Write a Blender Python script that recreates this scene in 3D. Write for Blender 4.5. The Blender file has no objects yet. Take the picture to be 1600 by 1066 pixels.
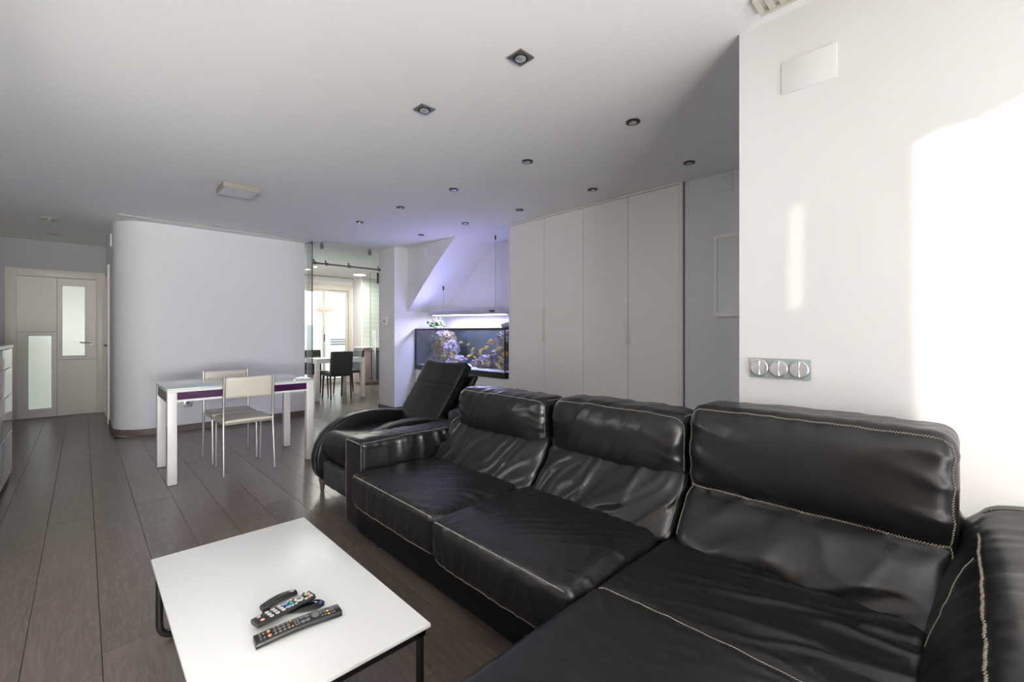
import bpy, bmesh, math, random
from mathutils import Vector, Matrix, noise

C = bpy.context.scene.collection
V = Vector
rnd = random.Random(7)
SC = bpy.context.scene

# ------------------------------------------------------------------ camera, sky, sun, daylight, exposure
YAW = math.radians(44.16)
cam_data = bpy.data.cameras.new('camera')
cam_data.sensor_width = 36.0
cam_data.lens = 690.0 / 1600.0 * 36.0
cam_data.shift_y = -13.0 / 1600.0
cam_data.clip_start = 0.05
cam = bpy.data.objects.new('camera', cam_data)
cam.location = (0, 0, 1.2)
cam.rotation_euler = (math.radians(90), 0, -YAW)
C.objects.link(cam)
SC.camera = cam

world = bpy.data.worlds.new('World')
SC.world = world
world.use_nodes = True
bg = world.node_tree.nodes['Background']
bg.inputs[0].default_value = (0.86, 0.93, 1.0, 1)
bg.inputs[1].default_value = 2.8


def lamp(name, kind, loc, direction, energy, color=(1, 1, 1), parent=None, **kw):
    d = bpy.data.lights.new(name, kind)
    d.energy = energy
    d.color = color
    for k, v in kw.items():
        setattr(d, k, v)
    o = bpy.data.objects.new(name, d)
    o.location = loc
    o.rotation_euler = V(direction).to_track_quat('-Z', 'Y').to_euler()
    C.objects.link(o)
    if parent:
        o.parent = parent
        o.location = V(loc) - ORG.get(parent.name, V())
    return o


ORG = {}
lamp('sun', 'SUN', (0, -6, 5), (1, 4.0, -1.64), 6.0, (1.0, 0.95, 0.86), angle=math.radians(0.45))
lamp('daylight_window', 'AREA', (-0.75, -4.36, 1.2), (0, 1, 2.0), 1000, (1.0, 0.995, 0.97), shape='RECTANGLE', size=2.4, size_y=2.3)
lamp('daylight_terrace', 'AREA', (1.3, -1.2, 0.9), (-0.7, 1, 1.9), 31, (1.0, 0.995, 0.97), shape='RECTANGLE', size=1.0, size_y=1.7)
lamp('side_fill', 'AREA', (-0.87, 2.7, 1.4), (1, 0, -.6), 15, (1.0, 0.995, 0.97), shape='RECTANGLE', size=1.1, size_y=1.3)  # added fill for wardrobe and pillar, set in an invented side window
lamp('daylight_kitchen', 'AREA', (3.7, 10.42, 1.15), (0, -1, 0), 1, (1, 1, 1), shape='RECTANGLE', size=2.0, size_y=2.2)
bpy.data.lights['daylight_kitchen'].cycles.is_portal = True

SC.view_settings.view_transform = 'Standard'
SC.view_settings.look = 'None'
SC.view_settings.gamma = 1.0
SC.view_settings.use_curve_mapping = False
SC.view_settings.exposure = 0.46
try:
    SC.cycles.use_denoising = True
    SC.cycles.max_bounces = 14
    SC.cycles.diffuse_bounces = 7
    SC.cycles.transparent_max_bounces = 24
    SC.cycles.sample_clamp_indirect = 6.0
    SC.cycles.caustics_reflective = False
    SC.cycles.caustics_refractive = False
except Exception:
    pass


# ------------------------------------------------------------------ materials
class NT:
    def __init__(self, name):
        self.m = bpy.data.materials.new(name)
        self.m.use_nodes = True
        self.t = self.m.node_tree
        self.p = self.t.nodes['Principled BSDF']
        self.out = self.t.nodes['Material Output']

    def n(self, typ, **kw):
        nd = self.t.nodes.new(typ)
        for k, v in kw.items():
            setattr(nd, k, v)
        return nd

    def l(self, a, b):
        self.t.links.new(a, b)

    def coords(self, scale=(1, 1, 1), rot=(0, 0, 0), rand=False):
        tc = self.n('ShaderNodeTexCoord')
        mp = self.n('ShaderNodeMapping')
        mp.inputs['Scale'].default_value = scale
        mp.inputs['Rotation'].default_value = rot
        src = tc.outputs['Object']
        if rand:
            oi = self.n('ShaderNodeObjectInfo')
            ml = self.n('ShaderNodeMath', operation='MULTIPLY')
            ml.inputs[1].default_value = 37.0
            self.l(oi.outputs['Random'], ml.inputs[0])
            ad = self.n('ShaderNodeVectorMath', operation='ADD')
            self.l(src, ad.inputs[0])
            self.l(ml.outputs[0], ad.inputs[1])
            src = ad.outputs[0]
        self.l(src, mp.inputs['Vector'])
        return mp.outputs[0]

    def noise(self, scale, detail=4, rough=.5, dist=0, co=None):
        nd = self.n('ShaderNodeTexNoise')
        nd.inputs['Scale'].default_value = scale
        nd.inputs['Detail'].default_value = detail
        nd.inputs['Roughness'].default_value = rough
        nd.inputs['Distortion'].default_value = dist
        if co is None:
            co = self.coords()
        self.l(co, nd.inputs['Vector'])
        return nd.outputs[0]

    def ramp(self, fac, stops):
        r = self.n('ShaderNodeValToRGB')
        e = r.color_ramp.elements
        while len(e) < len(stops):
            e.new(0.5)
        for el, (p, c) in zip(e, stops):
            el.position = p
            el.color = (*c, 1) if len(c) == 3 else c
        self.l(fac, r.inputs[0])
        return r.outputs[0]

    def bump(self, h, strength=.3, dist=.01, prev=None):
        b = self.n('ShaderNodeBump')
        b.inputs['Strength'].default_value = strength
        b.inputs['Distance'].default_value = dist
        self.l(h, b.inputs['Height'])
        if prev is not None:
            self.l(prev, b.inputs['Normal'])
        return b.outputs[0]


def mk(name, col, rough=.5, metal=0., spec=.5, bump=None, mottle=None, coat=0., emit=None, estr=0., trans=0.):
    t = NT(name)
    p = t.p
    p.inputs['Base Color'].default_value = (*col, 1)
    p.inputs['Roughness'].default_value = rough
    p.inputs['Metallic'].default_value = metal
    p.inputs['Specular IOR Level'].default_value = spec
    p.inputs['Coat Weight'].default_value = coat
    p.inputs['Transmission Weight'].default_value = trans
    if emit:
        p.inputs['Emission Color'].default_value = (*emit, 1)
        p.inputs['Emission Strength'].default_value = estr
    if mottle:
        sc, amt = mottle
        f = t.noise(sc, 5)
        t.l(t.ramp(f, [(.3, tuple(c * (1 - amt) for c in col)), (.7, tuple(min(1, c * (1 + amt)) for c in col))]), p.inputs['Base Color'])
    if bump:
        t.l(t.bump(t.noise(bump[0], 3), bump[1], bump[2] if len(bump) > 2 else .002), p.inputs['Normal'])
    return t.m


def glass_mat(name, tint, refl=1.0):
    t = NT(name)
    tr = t.n('ShaderNodeBsdfTransparent')
    tr.inputs[0].default_value = (*tint, 1)
    gl = t.n('ShaderNodeBsdfGlossy')
    gl.inputs['Roughness'].default_value = 0.0
    fr = t.n('ShaderNodeFresnel')
    fr.inputs[0].default_value = 1.45
    ml = t.n('ShaderNodeMath', operation='MULTIPLY')
    ml.inputs[1].default_value = refl
    t.l(fr.outputs[0], ml.inputs[0])
    mx = t.n('ShaderNodeMixShader')
    t.l(ml.outputs[0], mx.inputs[0])
    t.l(tr.outputs[0], mx.inputs[1])
    t.l(gl.outputs[0], mx.inputs[2])
    t.l(mx.outputs[0], t.out.inputs['Surface'])
    return t.m


M = {}
M['wall'] = mk('wall_paint', (.80, .80, .805), .62, spec=.3, bump=(60, .06, .002), mottle=(1.3, .012))
M['ceil'] = mk('ceiling_paint', (.88, .88, .875), .8, spec=.2, bump=(40, .03, .002))
M['grey_wall'] = mk('grey_wall_paint', (.72, .73, .75), .65, spec=.3, bump=(60, .08, .002), mottle=(3, .02))
M['door'] = mk('door_lacquer', (.79, .74, .68), .38, bump=(200, .02, .001))
M['brass_dull'] = mk('satin_handle', (.55, .54, .52), .45, metal=.6)
M['door_line'] = mk('door_groove', (.42, .38, .34), .5)
M['white_lacquer'] = mk('white_lacquer', (.82, .815, .81), .42, spec=.4)
M['wardrobe'] = mk('wardrobe_laminate', (.86, .85, .835), .42, spec=.4, bump=(90, .02, .001))
M['wardrobe_dark'] = mk('wardrobe_gap', (.25, .24, .22), .6)
M['handle_alu'] = mk('handle_satin', (.83, .82, .78), .35, metal=.25)
M['alu'] = mk('brushed_aluminium', (.62, .62, .62), .34, metal=.85)
M['chrome'] = mk('chrome', (.75, .75, .76), .12, metal=1)
M['dark_metal'] = mk('dark_metal', (.07, .07, .075), .35, metal=.8)
M['grey_metal'] = mk('gunmetal', (.17, .17, .18), .38, metal=.5)
M['black_steel'] = mk('black_steel', (.008, .008, .009), .28, spec=.5)
M['black_plastic'] = mk('black_plastic', (.014, .014, .015), .36)
M['black_gloss'] = mk('black_gloss', (.008, .008, .01), .12, coat=.5)
M['grey_plastic'] = mk('grey_plastic', (.16, .16, .17), .4)
M['white_plastic'] = mk('white_plastic', (.78, .77, .74), .4)
M['table_white'] = mk('white_table_metal', (.80, .79, .78), .35, spec=.5)
M['frost_top'] = mk('table_back_painted_glass', (.78, .79, .78), .28, spec=.2)
M['glass_edge'] = mk('green_glass_edge', (.30, .42, .40), .12)
M['glass_edge_dark'] = mk('dark_glass_edge', (.05, .09, .085), .12)
M['teal_glass'] = mk('teal_table_glass', (.42, .52, .52), .06, coat=.4)
M['purple'] = mk('purple_apron', (.05, .008, .055), .18, coat=.3)
M['apron_grey'] = mk('apron_grey', (.20, .185, .175), .4)
M['cream'] = mk('cream_leatherette', (.66, .62, .54), .4, bump=(300, .05, .001), mottle=(8, .04))
M['stitch'] = mk('beige_thread', (.34, .305, .25), .75)
M['stitch_dark'] = mk('grey_thread', (.10, .098, .094), .7)
M['clear'] = glass_mat('clear_glass', (.965, .988, .98), .7)
M['pane'] = glass_mat('window_glass', (.95, .98, .97))
M['tank_glass'] = glass_mat('aquarium_glass', (.97, .985, 1.0), .22)
M['water'] = glass_mat('aquarium_water', (.93, .97, 1.0), .06)
M['frosted'] = mk('frosted_pane', (.66, .72, .66), .25, emit=(.72, .82, .70), estr=.28)  # own glow stands in for light coming through from behind
M['skirting'] = mk('skirting_wood', (.13, .10, .085), .45, mottle=(9, .2))
M['cab_white'] = mk('cabinet_white_gloss', (.78, .77, .80), .10, coat=.6)
M['cab_top'] = mk('cabinet_top_glass', (.45, .47, .46), .1)
M['tank_black'] = mk('aquarium_black_trim', (.010, .011, .014), .3)
M['tank_back'] = mk('aquarium_back', (.022, .036, .042), .5, mottle=(5, .4))
M['gravel'] = mk('white_sand', (.62, .60, .66), .8, mottle=(50, .25), bump=(80, .5, .004))
M['lamp_body'] = mk('lamp_body', (.55, .55, .62), .35, metal=.2)
M['lamp_glow'] = mk('lamp_glow', (.9, .9, 1), .4, emit=(.93, .90, 1.0), estr=9)
M['led'] = mk('led_glow', (.9, .9, .9), .4, emit=(1, .98, .92), estr=9)
M['diffuser'] = mk('lamp_diffuser_off', (.74, .74, .76), .4)
M['bulb'] = mk('bulb_glass', (.62, .61, .58), .12, metal=.6)
M['bronze'] = mk('panel_bronze', (.42, .37, .31), .33, metal=.6)
M['vent_beige'] = mk('vent_beige', (.60, .57, .49), .5)
M['switch_glass'] = mk('switch_glass', (.33, .40, .41), .15, coat=.4)
M['switch_silver'] = mk('switch_silver', (.58, .58, .585), .4, metal=.5)
M['mirror_grey'] = mk('pale_panel', (.66, .68, .67), .3)
M['kitchen_tile'] = None
M['win_frame'] = mk('window_frame_beige', (.52, .49, .43), .45)
M['hall_wall_shade'] = mk('hall_wall_dimmed', (.50, .50, .51), .65, spec=.3, bump=(60, .06, .002))  # greyed so the shade of the unlit hall sits in the colour
M['mauve'] = mk('mauve_cabinet', (.44, .32, .34), .4, mottle=(60, .1))
M['worktop'] = mk('worktop', (.72, .69, .64), .3)
M['black_leather_chair'] = mk('black_chair_leather', (.018, .018, .02), .42)
M['radiator'] = mk('radiator_dark', (.10, .095, .11), .35, metal=.4)
M['terrace'] = mk('terrace_tiles', (.62, .60, .56), .7)
M['patio_white'] = mk('patio_white', (.85, .86, .86), .8)
M['terracotta'] = mk('terracotta', (.45, .20, .14), .8)
M['leaf'] = mk('leaf_green', (.10, .26, .06), .45)
M['leaf_pale'] = mk('leaf_pale', (.55, .62, .30), .45)
M['twig'] = mk('twig', (.10, .06, .08), .6)
M['fish_yellow'] = mk('fish_yellow', (.80, .58, .04), .4, mottle=(30, .1))
M['fish_pale'] = mk('fish_pale', (.55, .45, .12), .4, mottle=(40, .2))
M['fish_orange'] = mk('fish_orange', (.72, .30, .06), .4, mottle=(30, .15))
M['red_btn'] = mk('red_button', (.75, .30, .24), .5)
M['orange_btn'] = mk('orange_button', (.80, .36, .10), .5)
M['white_btn'] = mk('grey_white_buttons', (.52, .51, .48), .5)
M['dim_btn'] = mk('dim_buttons', (.20, .195, .185), .5)
M['blue_btn'] = mk('blue_buttons', (.22, .34, .58), .5)
M['teal_btn'] = mk('teal_button', (.02, .42, .33), .5)
M['yellow_btn'] = mk('yellow_button', (.80, .62, .06), .5)
M['green_btn'] = mk('green_button', (.05, .25, .10), .5)
M['deep_blue_btn'] = mk('deep_blue_button', (.03, .09, .42), .5)
M['grey_fabric'] = mk('footrest_grey', (.045, .046, .05), .6, bump=(14, .5, .02), mottle=(7, .4))


def leather(name, base=(.0085, .0088, .0098), rough=.30, spec=.5):
    t = NT(name)
    co = t.coords()
    r = t.noise(7, 4, .6, co=co)
    t.l(t.ramp(r, [(.3, (rough - .02,) * 3), (.75, (rough + .06,) * 3)]), t.p.inputs['Roughness'])
    t.p.inputs['Specular IOR Level'].default_value = spec
    t.p.inputs['Base Color'].default_value = (*base, 1)
    wn2 = t.noise(16, 2, .5, .3, t.coords((1.0, 1.7, 1.0), (0, 0, .5)))
    b3 = t.bump(wn2, .12, .004)
    t.l(b3, t.p.inputs['Normal'])
    return t.m


M['leather'] = leather('black_leather')
M['leather_recliner'] = leather('recliner_black_leather', (.005, .005, .0056), .36, .34)


def plank_mat():
    t = NT('oak_plank')
    co = t.coords((1, 1, 1), rand=True)
    mp = t.n('ShaderNodeMapping')
    mp.inputs['Scale'].default_value = (34, 1.6, 20)
    t.l(co, mp.inputs['Vector'])
    fine = t.noise(1.6, 4, .55, .6, mp.outputs[0])
    mp2 = t.n('ShaderNodeMapping')
    mp2.inputs['Scale'].default_value = (5.2, .55, 3)
    t.l(co, mp2.inputs['Vector'])
    w = t.n('ShaderNodeTexWave', wave_type='RINGS', rings_direction='X')
    w.inputs['Scale'].default_value = 10.0
    w.inputs['Distortion'].default_value = 9
    w.inputs['Detail'].default_value = 1.5
    w.inputs['Detail Scale'].default_value = 1.2
    t.l(mp2.outputs[0], w.inputs['Vector'])
    mixf = t.n('ShaderNodeMath', operation='MULTIPLY_ADD')
    t.l(w.outputs['Fac'], mixf.inputs[0])
    mixf.inputs[1].default_value = .0
    sc = t.n('ShaderNodeMath', operation='MULTIPLY')
    t.l(fine, sc.inputs[0])
    sc.inputs[1].default_value = 1.0
    t.l(sc.outputs[0], mixf.inputs[2])
    col = t.ramp(mixf.outputs[0], [(.20, (.094, .074, .062)), (.50, (.113, .090, .077)), (.80, (.142, .116, .100))])
    oi = t.n('ShaderNodeObjectInfo')
    tone = t.ramp(oi.outputs['Random'], [(0, (.84, .82, .81)), (1, (1.22, 1.19, 1.15))])
    mx = t.n('ShaderNodeMix', data_type='RGBA', blend_type='MULTIPLY')
    mx.inputs[0].default_value = 1
    t.l(col, mx.inputs[6])
    t.l(tone, mx.inputs[7])
    line = t.ramp(w.outputs['Fac'], [(.60, (0, 0, 0)), (.95, (.36, .36, .36))])
    mg = t.n('ShaderNodeMix', data_type='RGBA')
    t.l(line, mg.inputs[0])
    t.l(mx.outputs[2], mg.inputs[6])
    mg.inputs[7].default_value = (.205, .170, .145, 1)
    t.l(mg.outputs[2], t.p.inputs['Base Color'])
    t.p.inputs['Roughness'].default_value = .29
    t.p.inputs['Specular IOR Level'].default_value = .75
    return t.m


M['plank'] = plank_mat()


def tile_mat():
    t = NT('kitchen_tiles')
    b = t.n('ShaderNodeTexBrick')
    b.offset = 0
    b.inputs['Color1'].default_value = (.62, .67, .60, 1)
    b.inputs['Color2'].default_value = (.58, .64, .57, 1)
    b.inputs['Mortar'].default_value = (.44, .47, .42, 1)
    b.inputs['Scale'].default_value = 1
    b.inputs['Brick Width'].default_value = .33
    b.inputs['Row Height'].default_value = .11
    b.inputs['Mortar Size'].default_value = .004
    t.l(t.coords((1, 1, 1), (math.radians(-90), 0, 0)), b.inputs['Vector'])
    t.l(b.outputs[0], t.p.inputs['Base Color'])
    t.p.inputs['Roughness'].default_value = .25
    return t.m


M['kitchen_tile'] = tile_mat()


def rock_mat(name, a, b, c):
    t = NT(name)
    f = t.noise(16, 6, .65)
    t.l(t.ramp(f, [(.34, a), (.48, b), (.62, c)]), t.p.inputs['Base Color'])
    t.p.inputs['Roughness'].default_value = .85
    t.l(t.bump(t.noise(40, 4), .7, .01), t.p.inputs['Normal'])
    return t.m


M['rock_grey'] = rock_mat('rock_grey', (.03, .027, .035), (.13, .11, .14), (.33, .29, .33))
M['rock_brown'] = rock_mat('rock_brown', (.03, .022, .015), (.14, .10, .05), (.28, .23, .15))
M['rock_mauve'] = rock_mat('rock_mauve', (.04, .034, .055), (.14, .11, .17), (.31, .27, .36))


# ------------------------------------------------------------------ mesh helpers
class MB:
    def __init__(s):
        s.v = []
        s.f = []

    def add(s, vs, fs):
        b = len(s.v)
        s.v += [V(p) for p in vs]
        s.f += [tuple(i + b for i in f) for f in fs]
        return s

    def box(s, lo, hi):
        x0, y0, z0 = lo
        x1, y1, z1 = hi
        return s.add([(x0, y0, z0), (x1, y0, z0), (x1, y1, z0), (x0, y1, z0), (x0, y0, z1), (x1, y0, z1), (x1, y1, z1), (x0, y1, z1)],
                     [(0, 3, 2, 1), (4, 5, 6, 7), (0, 1, 5, 4), (1, 2, 6, 5), (2, 3, 7, 6), (3, 0, 4, 7)])

    def cone(s, p0, p1, r0, r1, n=16):
        p0, p1 = V(p0), V(p1)
        q = (p1 - p0).to_track_quat('Z', 'Y')
        vs, fs = [], []
        for p, r in ((p0, r0), (p1, r1)):
            for i in range(n):
                a = 2 * math.pi * i / n
                vs.append(p + q @ V((r * math.cos(a), r * math.sin(a), 0)))
        for i in range(n):
            j = (i + 1) % n
            fs.append((i, j, n + j, n + i))
        fs.append(tuple(range(n - 1, -1, -1)))
        fs.append(tuple(range(n, 2 * n)))
        return s.add(vs, fs)

    def cyl(s, p0, p1, r, n=16):
        return s.cone(p0, p1, r, r, n)

    def tube(s, pts, r, n=8, closed=False):
        pts = [V(p) for p in pts]
        m = len(pts)
        vs, fs = [], []
        prev = None
        for i, p in enumerate(pts):
            if closed:
                t = pts[(i + 1) % m] - pts[i - 1]
            else:
                t = pts[min(i + 1, m - 1)] - pts[max(i - 1, 0)]
            t.normalize()
            if prev is None:
                u = t.orthogonal().normalized()
            else:
                u = prev - t * prev.dot(t)
                u = u.normalized() if u.length > 1e-6 else t.orthogonal().normalized()
            prev = u
            w = t.cross(u)
            rr = r(i / (m - 1)) if callable(r) else r
            for k in range(n):
                a = 2 * math.pi * k / n
                vs.append(p + u * (rr * math.cos(a)) + w * (rr * math.sin(a)))
        rng = m if closed else m - 1
        for i in range(rng):
            j = (i + 1) % m
            for k in range(n):
                l = (k + 1) % n
                fs.append((i * n + k, i * n + l, j * n + l, j * n + k))
        if not closed:
            fs.append(tuple(range(n - 1, -1, -1)))
            fs.append(tuple(range((m - 1) * n, m * n)))
        return s.add(vs, fs)

    def prism(s, poly, axis, a, b):
        """polygon extruded along axis ('x': (y,z); 'y': (x,z); 'z': (x,y)) from a to b"""
        def P(q, c):
            return {'x': (c, q[0], q[1]), 'y': (q[0], c, q[1]), 'z': (q[0], q[1], c)}[axis]
        n = len(poly)
        vs = [P(q, a) for q in poly] + [P(q, b) for q in poly]
        fs = [(i, (i + 1) % n, n + (i + 1) % n, n + i) for i in range(n)]
        fs += [tuple(range(n - 1, -1, -1)), tuple(range(n, 2 * n))]
        return s.add(vs, fs)

    def lathe(s, prof, c, n=20, axis='z'):
        vs, fs = [], []
        c = V(c)
        for r, z in prof:
            for k in range(n):
                a = 2 * math.pi * k / n
                q = (r * math.cos(a), r * math.sin(a), z)
                if axis == 'x':
                    q = (z, r * math.cos(a), r * math.sin(a))
                elif axis == 'y':
                    q = (r * math.sin(a), z, r * math.cos(a))
                vs.append(c + V(q))
        m = len(prof)
        for i in range(m - 1):
            for k in range(n):
                l = (k + 1) % n
                fs.append((i * n + k, i * n + l, (i + 1) * n + l, (i + 1) * n + k))
        fs.append(tuple(range(n - 1, -1, -1)))
        fs.append(tuple(range((m - 1) * n, m * n)))
        return s.add(vs, fs)

    def sphere(s, c, r, sub=2, fn=None):
        bm = bmesh.new()
        bmesh.ops.create_icosphere(bm, subdivisions=sub, radius=1)
        r = V(r) if not isinstance(r, (int, float)) else V((r, r, r))
        vs = []
        for v in bm.verts:
            k = fn(v.co) if fn else 1
            vs.append(V(c) + V((v.co.x * r.x * k, v.co.y * r.y * k, v.co.z * r.z * k)))
        fs = [tuple(v.index for v in f.verts) for f in bm.faces]
        bm.free()
        return s.add(vs, fs)

    def xform(s, mat):
        s.v = [mat @ p for p in s.v]
        return s

    def build(s, name, mat, parent=None, bevel=0., smooth=40, seg=2, loc=None, **props):
        org = V(loc) if loc is not None else (ORG.get(parent.name, V()) if parent else V())
        me = bpy.data.meshes.new(name)
        me.from_pydata([p - org for p in s.v], [], s.f)
        bm = bmesh.new()
        bm.from_mesh(me)
        bmesh.ops.recalc_face_normals(bm, faces=bm.faces)
        if bevel:
            es = [e for e in bm.edges if len(e.link_faces) == 2 and e.calc_face_angle(0) > .5]
            bmesh.ops.bevel(bm, geom=es, offset=bevel, segments=seg, profile=.5, affect='EDGES', clamp_overlap=True)
        bm.to_mesh(me)
        bm.free()
        if smooth:
            me.polygons.foreach_set('use_smooth', [True] * len(me.polygons))
            me.set_sharp_from_angle(angle=math.radians(smooth))
        me.materials.append(mat)
        o = bpy.data.objects.new(name, me)
        C.objects.link(o)
        if parent:
            o.parent = parent
            ORG[o.name] = org
        else:
            o.location = org
            ORG[o.name] = org
        for k, v in props.items():
            o[k] = v
        return o


def box(lo, hi):
    return MB().box(lo, hi)


def tag(o, label, cat, group=None, kind=None):
    o['label'] = label
    o['category'] = cat
    if group:
        o['group'] = group
    if kind:
        o['kind'] = kind
    return o


def thing(name, label, cat, loc, group=None):
    o = bpy.data.objects.new(name, None)
    o.empty_display_size = .1
    C.objects.link(o)
    o.location = loc
    ORG[o.name] = V(loc)
    return tag(o, label, cat, group)


def struct(o, label=None, cat=None):
    o['kind'] = 'structure'
    if label:
        o['label'] = label
    if cat:
        o['category'] = cat
    return o


def copy_tree(o, parent=None):
    c = o.copy()
    C.objects.link(c)
    if parent:
        c.parent = parent
    for ch in list(o.children):
        copy_tree(ch, c)
    return c


def arc(c, r, a0, a1, n):
    return [(c[0] + r * math.cos(math.radians(a0 + (a1 - a0) * i / n)), c[1] + r * math.sin(math.radians(a0 + (a1 - a0) * i / n))) for i in range(n + 1)]


def bend(pts, r, n=6):
    """round the corners of a polyline"""
    pts = [V(p) for p in pts]
    out = [pts[0]]
    for a, b, c in zip(pts, pts[1:], pts[2:]):
        d0, d1 = (a - b).normalized(), (c - b).normalized()
        rr = min(r, (a - b).length * .49, (c - b).length * .49)
        p0, p1 = b + d0 * rr, b + d1 * rr
        for i in range(n + 1):
            t = i / n
            out.append(p0 * (1 - t) ** 2 + b * 2 * t * (1 - t) + p1 * t * t)
    out.append(pts[-1])
    return out


class Soft:
    """upholstered block: rounded box with swelling, folds and lean"""
    def __init__(s, lo, hi, r, step, disp=None, warp=None):
        s.lo, s.hi = V(lo), V(hi)
        s.r = V(r) if not isinstance(r, (int, float)) else V((r, r, r))
        s.step, s.disp, s.warp = step, disp, warp

    def at(s, p, off=0.):
        c = V([min(max(p[i], s.lo[i] + s.r[i]), s.hi[i] - s.r[i]) for i in range(3)])
        d = V([(p[i] - c[i]) / s.r[i] for i in range(3)])
        L = d.length
        u = d / L if L > 1e-9 else V((0, 0, 1))
        pos = V([c[i] + u[i] * s.r[i] for i in range(3)])
        n = V([u[i] / s.r[i] for i in range(3)]).normalized()
        k = off + (s.disp(pos, n) if s.disp else 0)
        pos = pos + n * k
        return s.warp(pos) if s.warp else pos

    def mb(s):
        N = [max(2, int(round((s.hi[i] - s.lo[i]) / s.step))) for i in range(3)]
        # finer sampling inside the roundings
        idx, vs, fs = {}, [], []

        def co(i, a):
            return s.lo[a] + (s.hi[a] - s.lo[a]) * i / N[a]

        def vert(k):
            if k not in idx:
                idx[k] = len(vs)
                vs.append(s.at([co(k[0], 0), co(k[1], 1), co(k[2], 2)]))
            return idx[k]
        for ax in range(3):
            b, c = [i for i in range(3) if i != ax]
            for side in (0, N[ax]):
                for i in range(N[b]):
                    for j in range(N[c]):
                        q = []
                        for di, dj in ((0, 0), (1, 0), (1, 1), (0, 1)):
                            k = [0, 0, 0]
                            k[ax] = side
                            k[b] = i + di
                            k[c] = j + dj
                            q.append(vert(tuple(k)))
                        fs.append(tuple(q))
        m = MB()
        m.add(vs, fs)
        return m


def stitch(mb, soft, path, r=.0011, amp=.0020, pitch=.008, off=.0012):
    pts = [V(p) for p in path]
    seg = []
    for a, b in zip(pts, pts[1:]):
        n = max(1, int((b - a).length / (pitch / 2)))
        seg += [a.lerp(b, i / n) for i in range(n)]
    seg.append(pts[-1])
    P = [soft.at(p, off) for p in seg]
    Nn = [(soft.at(p, off + .01) - q).normalized() for p, q in zip(seg, P)]
    for _ in range(3):
        P = [P[0]] + [(P[i - 1] + P[i] * 2 + P[i + 1]) / 4 for i in range(1, len(P) - 1)] + [P[-1]]
    out = []
    for i, p in enumerate(P):
        t = (P[min(i + 1, len(P) - 1)] - P[max(i - 1, 0)])
        if t.length < 1e-7:
            continue
        side = t.normalized().cross(Nn[i])
        out.append(p + side * (amp if i % 2 else -amp))
    mb.tube(out, r, 4)
    return mb


def N3(x, y, z=0.):
    return noise.noise(V((x, y, z)))


def crease(x, k=2.6, pw=1.6):
    return max(0., 1 - abs(x) * k) ** pw


# ------------------------------------------------------------------ setting
floor = struct(MB().box((-2.7, -4.6, -.15), (.7, .9, -.013)).box((-1.0, -1.45, -.15), (7.2, 10.6, -.0132)).build('floor', mk('subfloor', (.03, .025, .02), .8), smooth=0))
PW = .21
col = -5
k = 0
while True:
    x0 = .05 + PW * col
    if x0 > 5.0:
        break
    x1 = x0 + PW
    spans = []
    if x1 <= .30:
        spans = [(-4.4 if x1 < .7 else -1.3, 9.1)]
    elif x0 < 2.31:
        spans = [(-1.3, 6.72)] if x1 <= 2.31 + .05 else [(-1.3, 10.5)]
    elif x0 < 3.36:
        spans = [(-1.3, 10.5)]
    else:
        spans = ([(-1.3 if x0 < 1.9 else .7, 6.0)] if x0 < 3.72 else []) + [(6.5, 10.5 if x0 < 4.6 else 10.0)]
    if 2.05 <= x0 < 3.72:
        spans = [(max(a, .70), b) for a, b in spans]
    for a, b in spans:
        y = a - rnd.uniform(0, 1.3)
        while y < b:
            L = 1.85
            p, q = max(y, a), min(y + L, b)
            if q - p > .03:
                g = .0009
                o = box((max(x0, -.9) + g, p + g, -.013), (x1 - g, q - g, rnd.uniform(-.0006, 0))).build('plank', M['plank'], floor, bevel=.0006, seg=1, smooth=0)
            y += L
    col += 1

ceiling = struct(MB().prism([(-2.7, -4.6), (.85, -4.6), (.85, -1.45), (7.2, -1.45), (7.2, 10.7), (-1.05, 10.7), (-1.05, .95), (-2.7, .95)], 'z', 2.5, 2.62).build('ceiling', M['ceil'], smooth=0))
struct(MB().prism([(-1.05, 9.3), (-1.05, .8), (-.9, .8), (-.9, 9.3)], 'z', -.1, 2.5).build('wall_left', M['wall'], smooth=0))
struct(MB().box((-.9, 1.98, .92), (-.865, 2.04, 2.12)).box((-.9, 3.36, .92), (-.865, 3.42, 2.12)).box((-.9, 2.04, .92), (-.865, 3.36, .98)).box((-.9, 2.04, 2.06), (-.865, 3.36, 2.12)).build('side_fill_frame', M['white_lacquer'], smooth=0))  # added frame around the side fill lamp, out of view
# unseen rear wall, coloured dark to cut bounce light on the right wall
struct(MB().prism([(-1.05, .95), (-2.7, .95), (-2.7, -4.6), (-2.55, -4.6), (-2.55, .8), (-1.05, .8)], 'z', -.1, 2.5).build('wall_rear', mk('darkened_rear_wall', (.16, .12, .09), .5, mottle=(4, .2)), smooth=0))
# wall_right and its return that bounds the recess
struct(MB().prism([(2.05, -1.45), (2.2, -1.45), (2.2, .55), (3.9, .55), (3.9, .69), (2.05, .69)], 'z', -.1, 2.5).build('wall_right', M['wall'], smooth=0))
struct(box((3.72, .55, -.1), (4.6, 1.695, 2.5)).build('wall_recess', M['grey_wall'], smooth=0))
struct(box((4.3, 1.695, -.1), (4.6, 6.1, 2.5)).build('wall_alcove', M['wall'], smooth=0))
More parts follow.
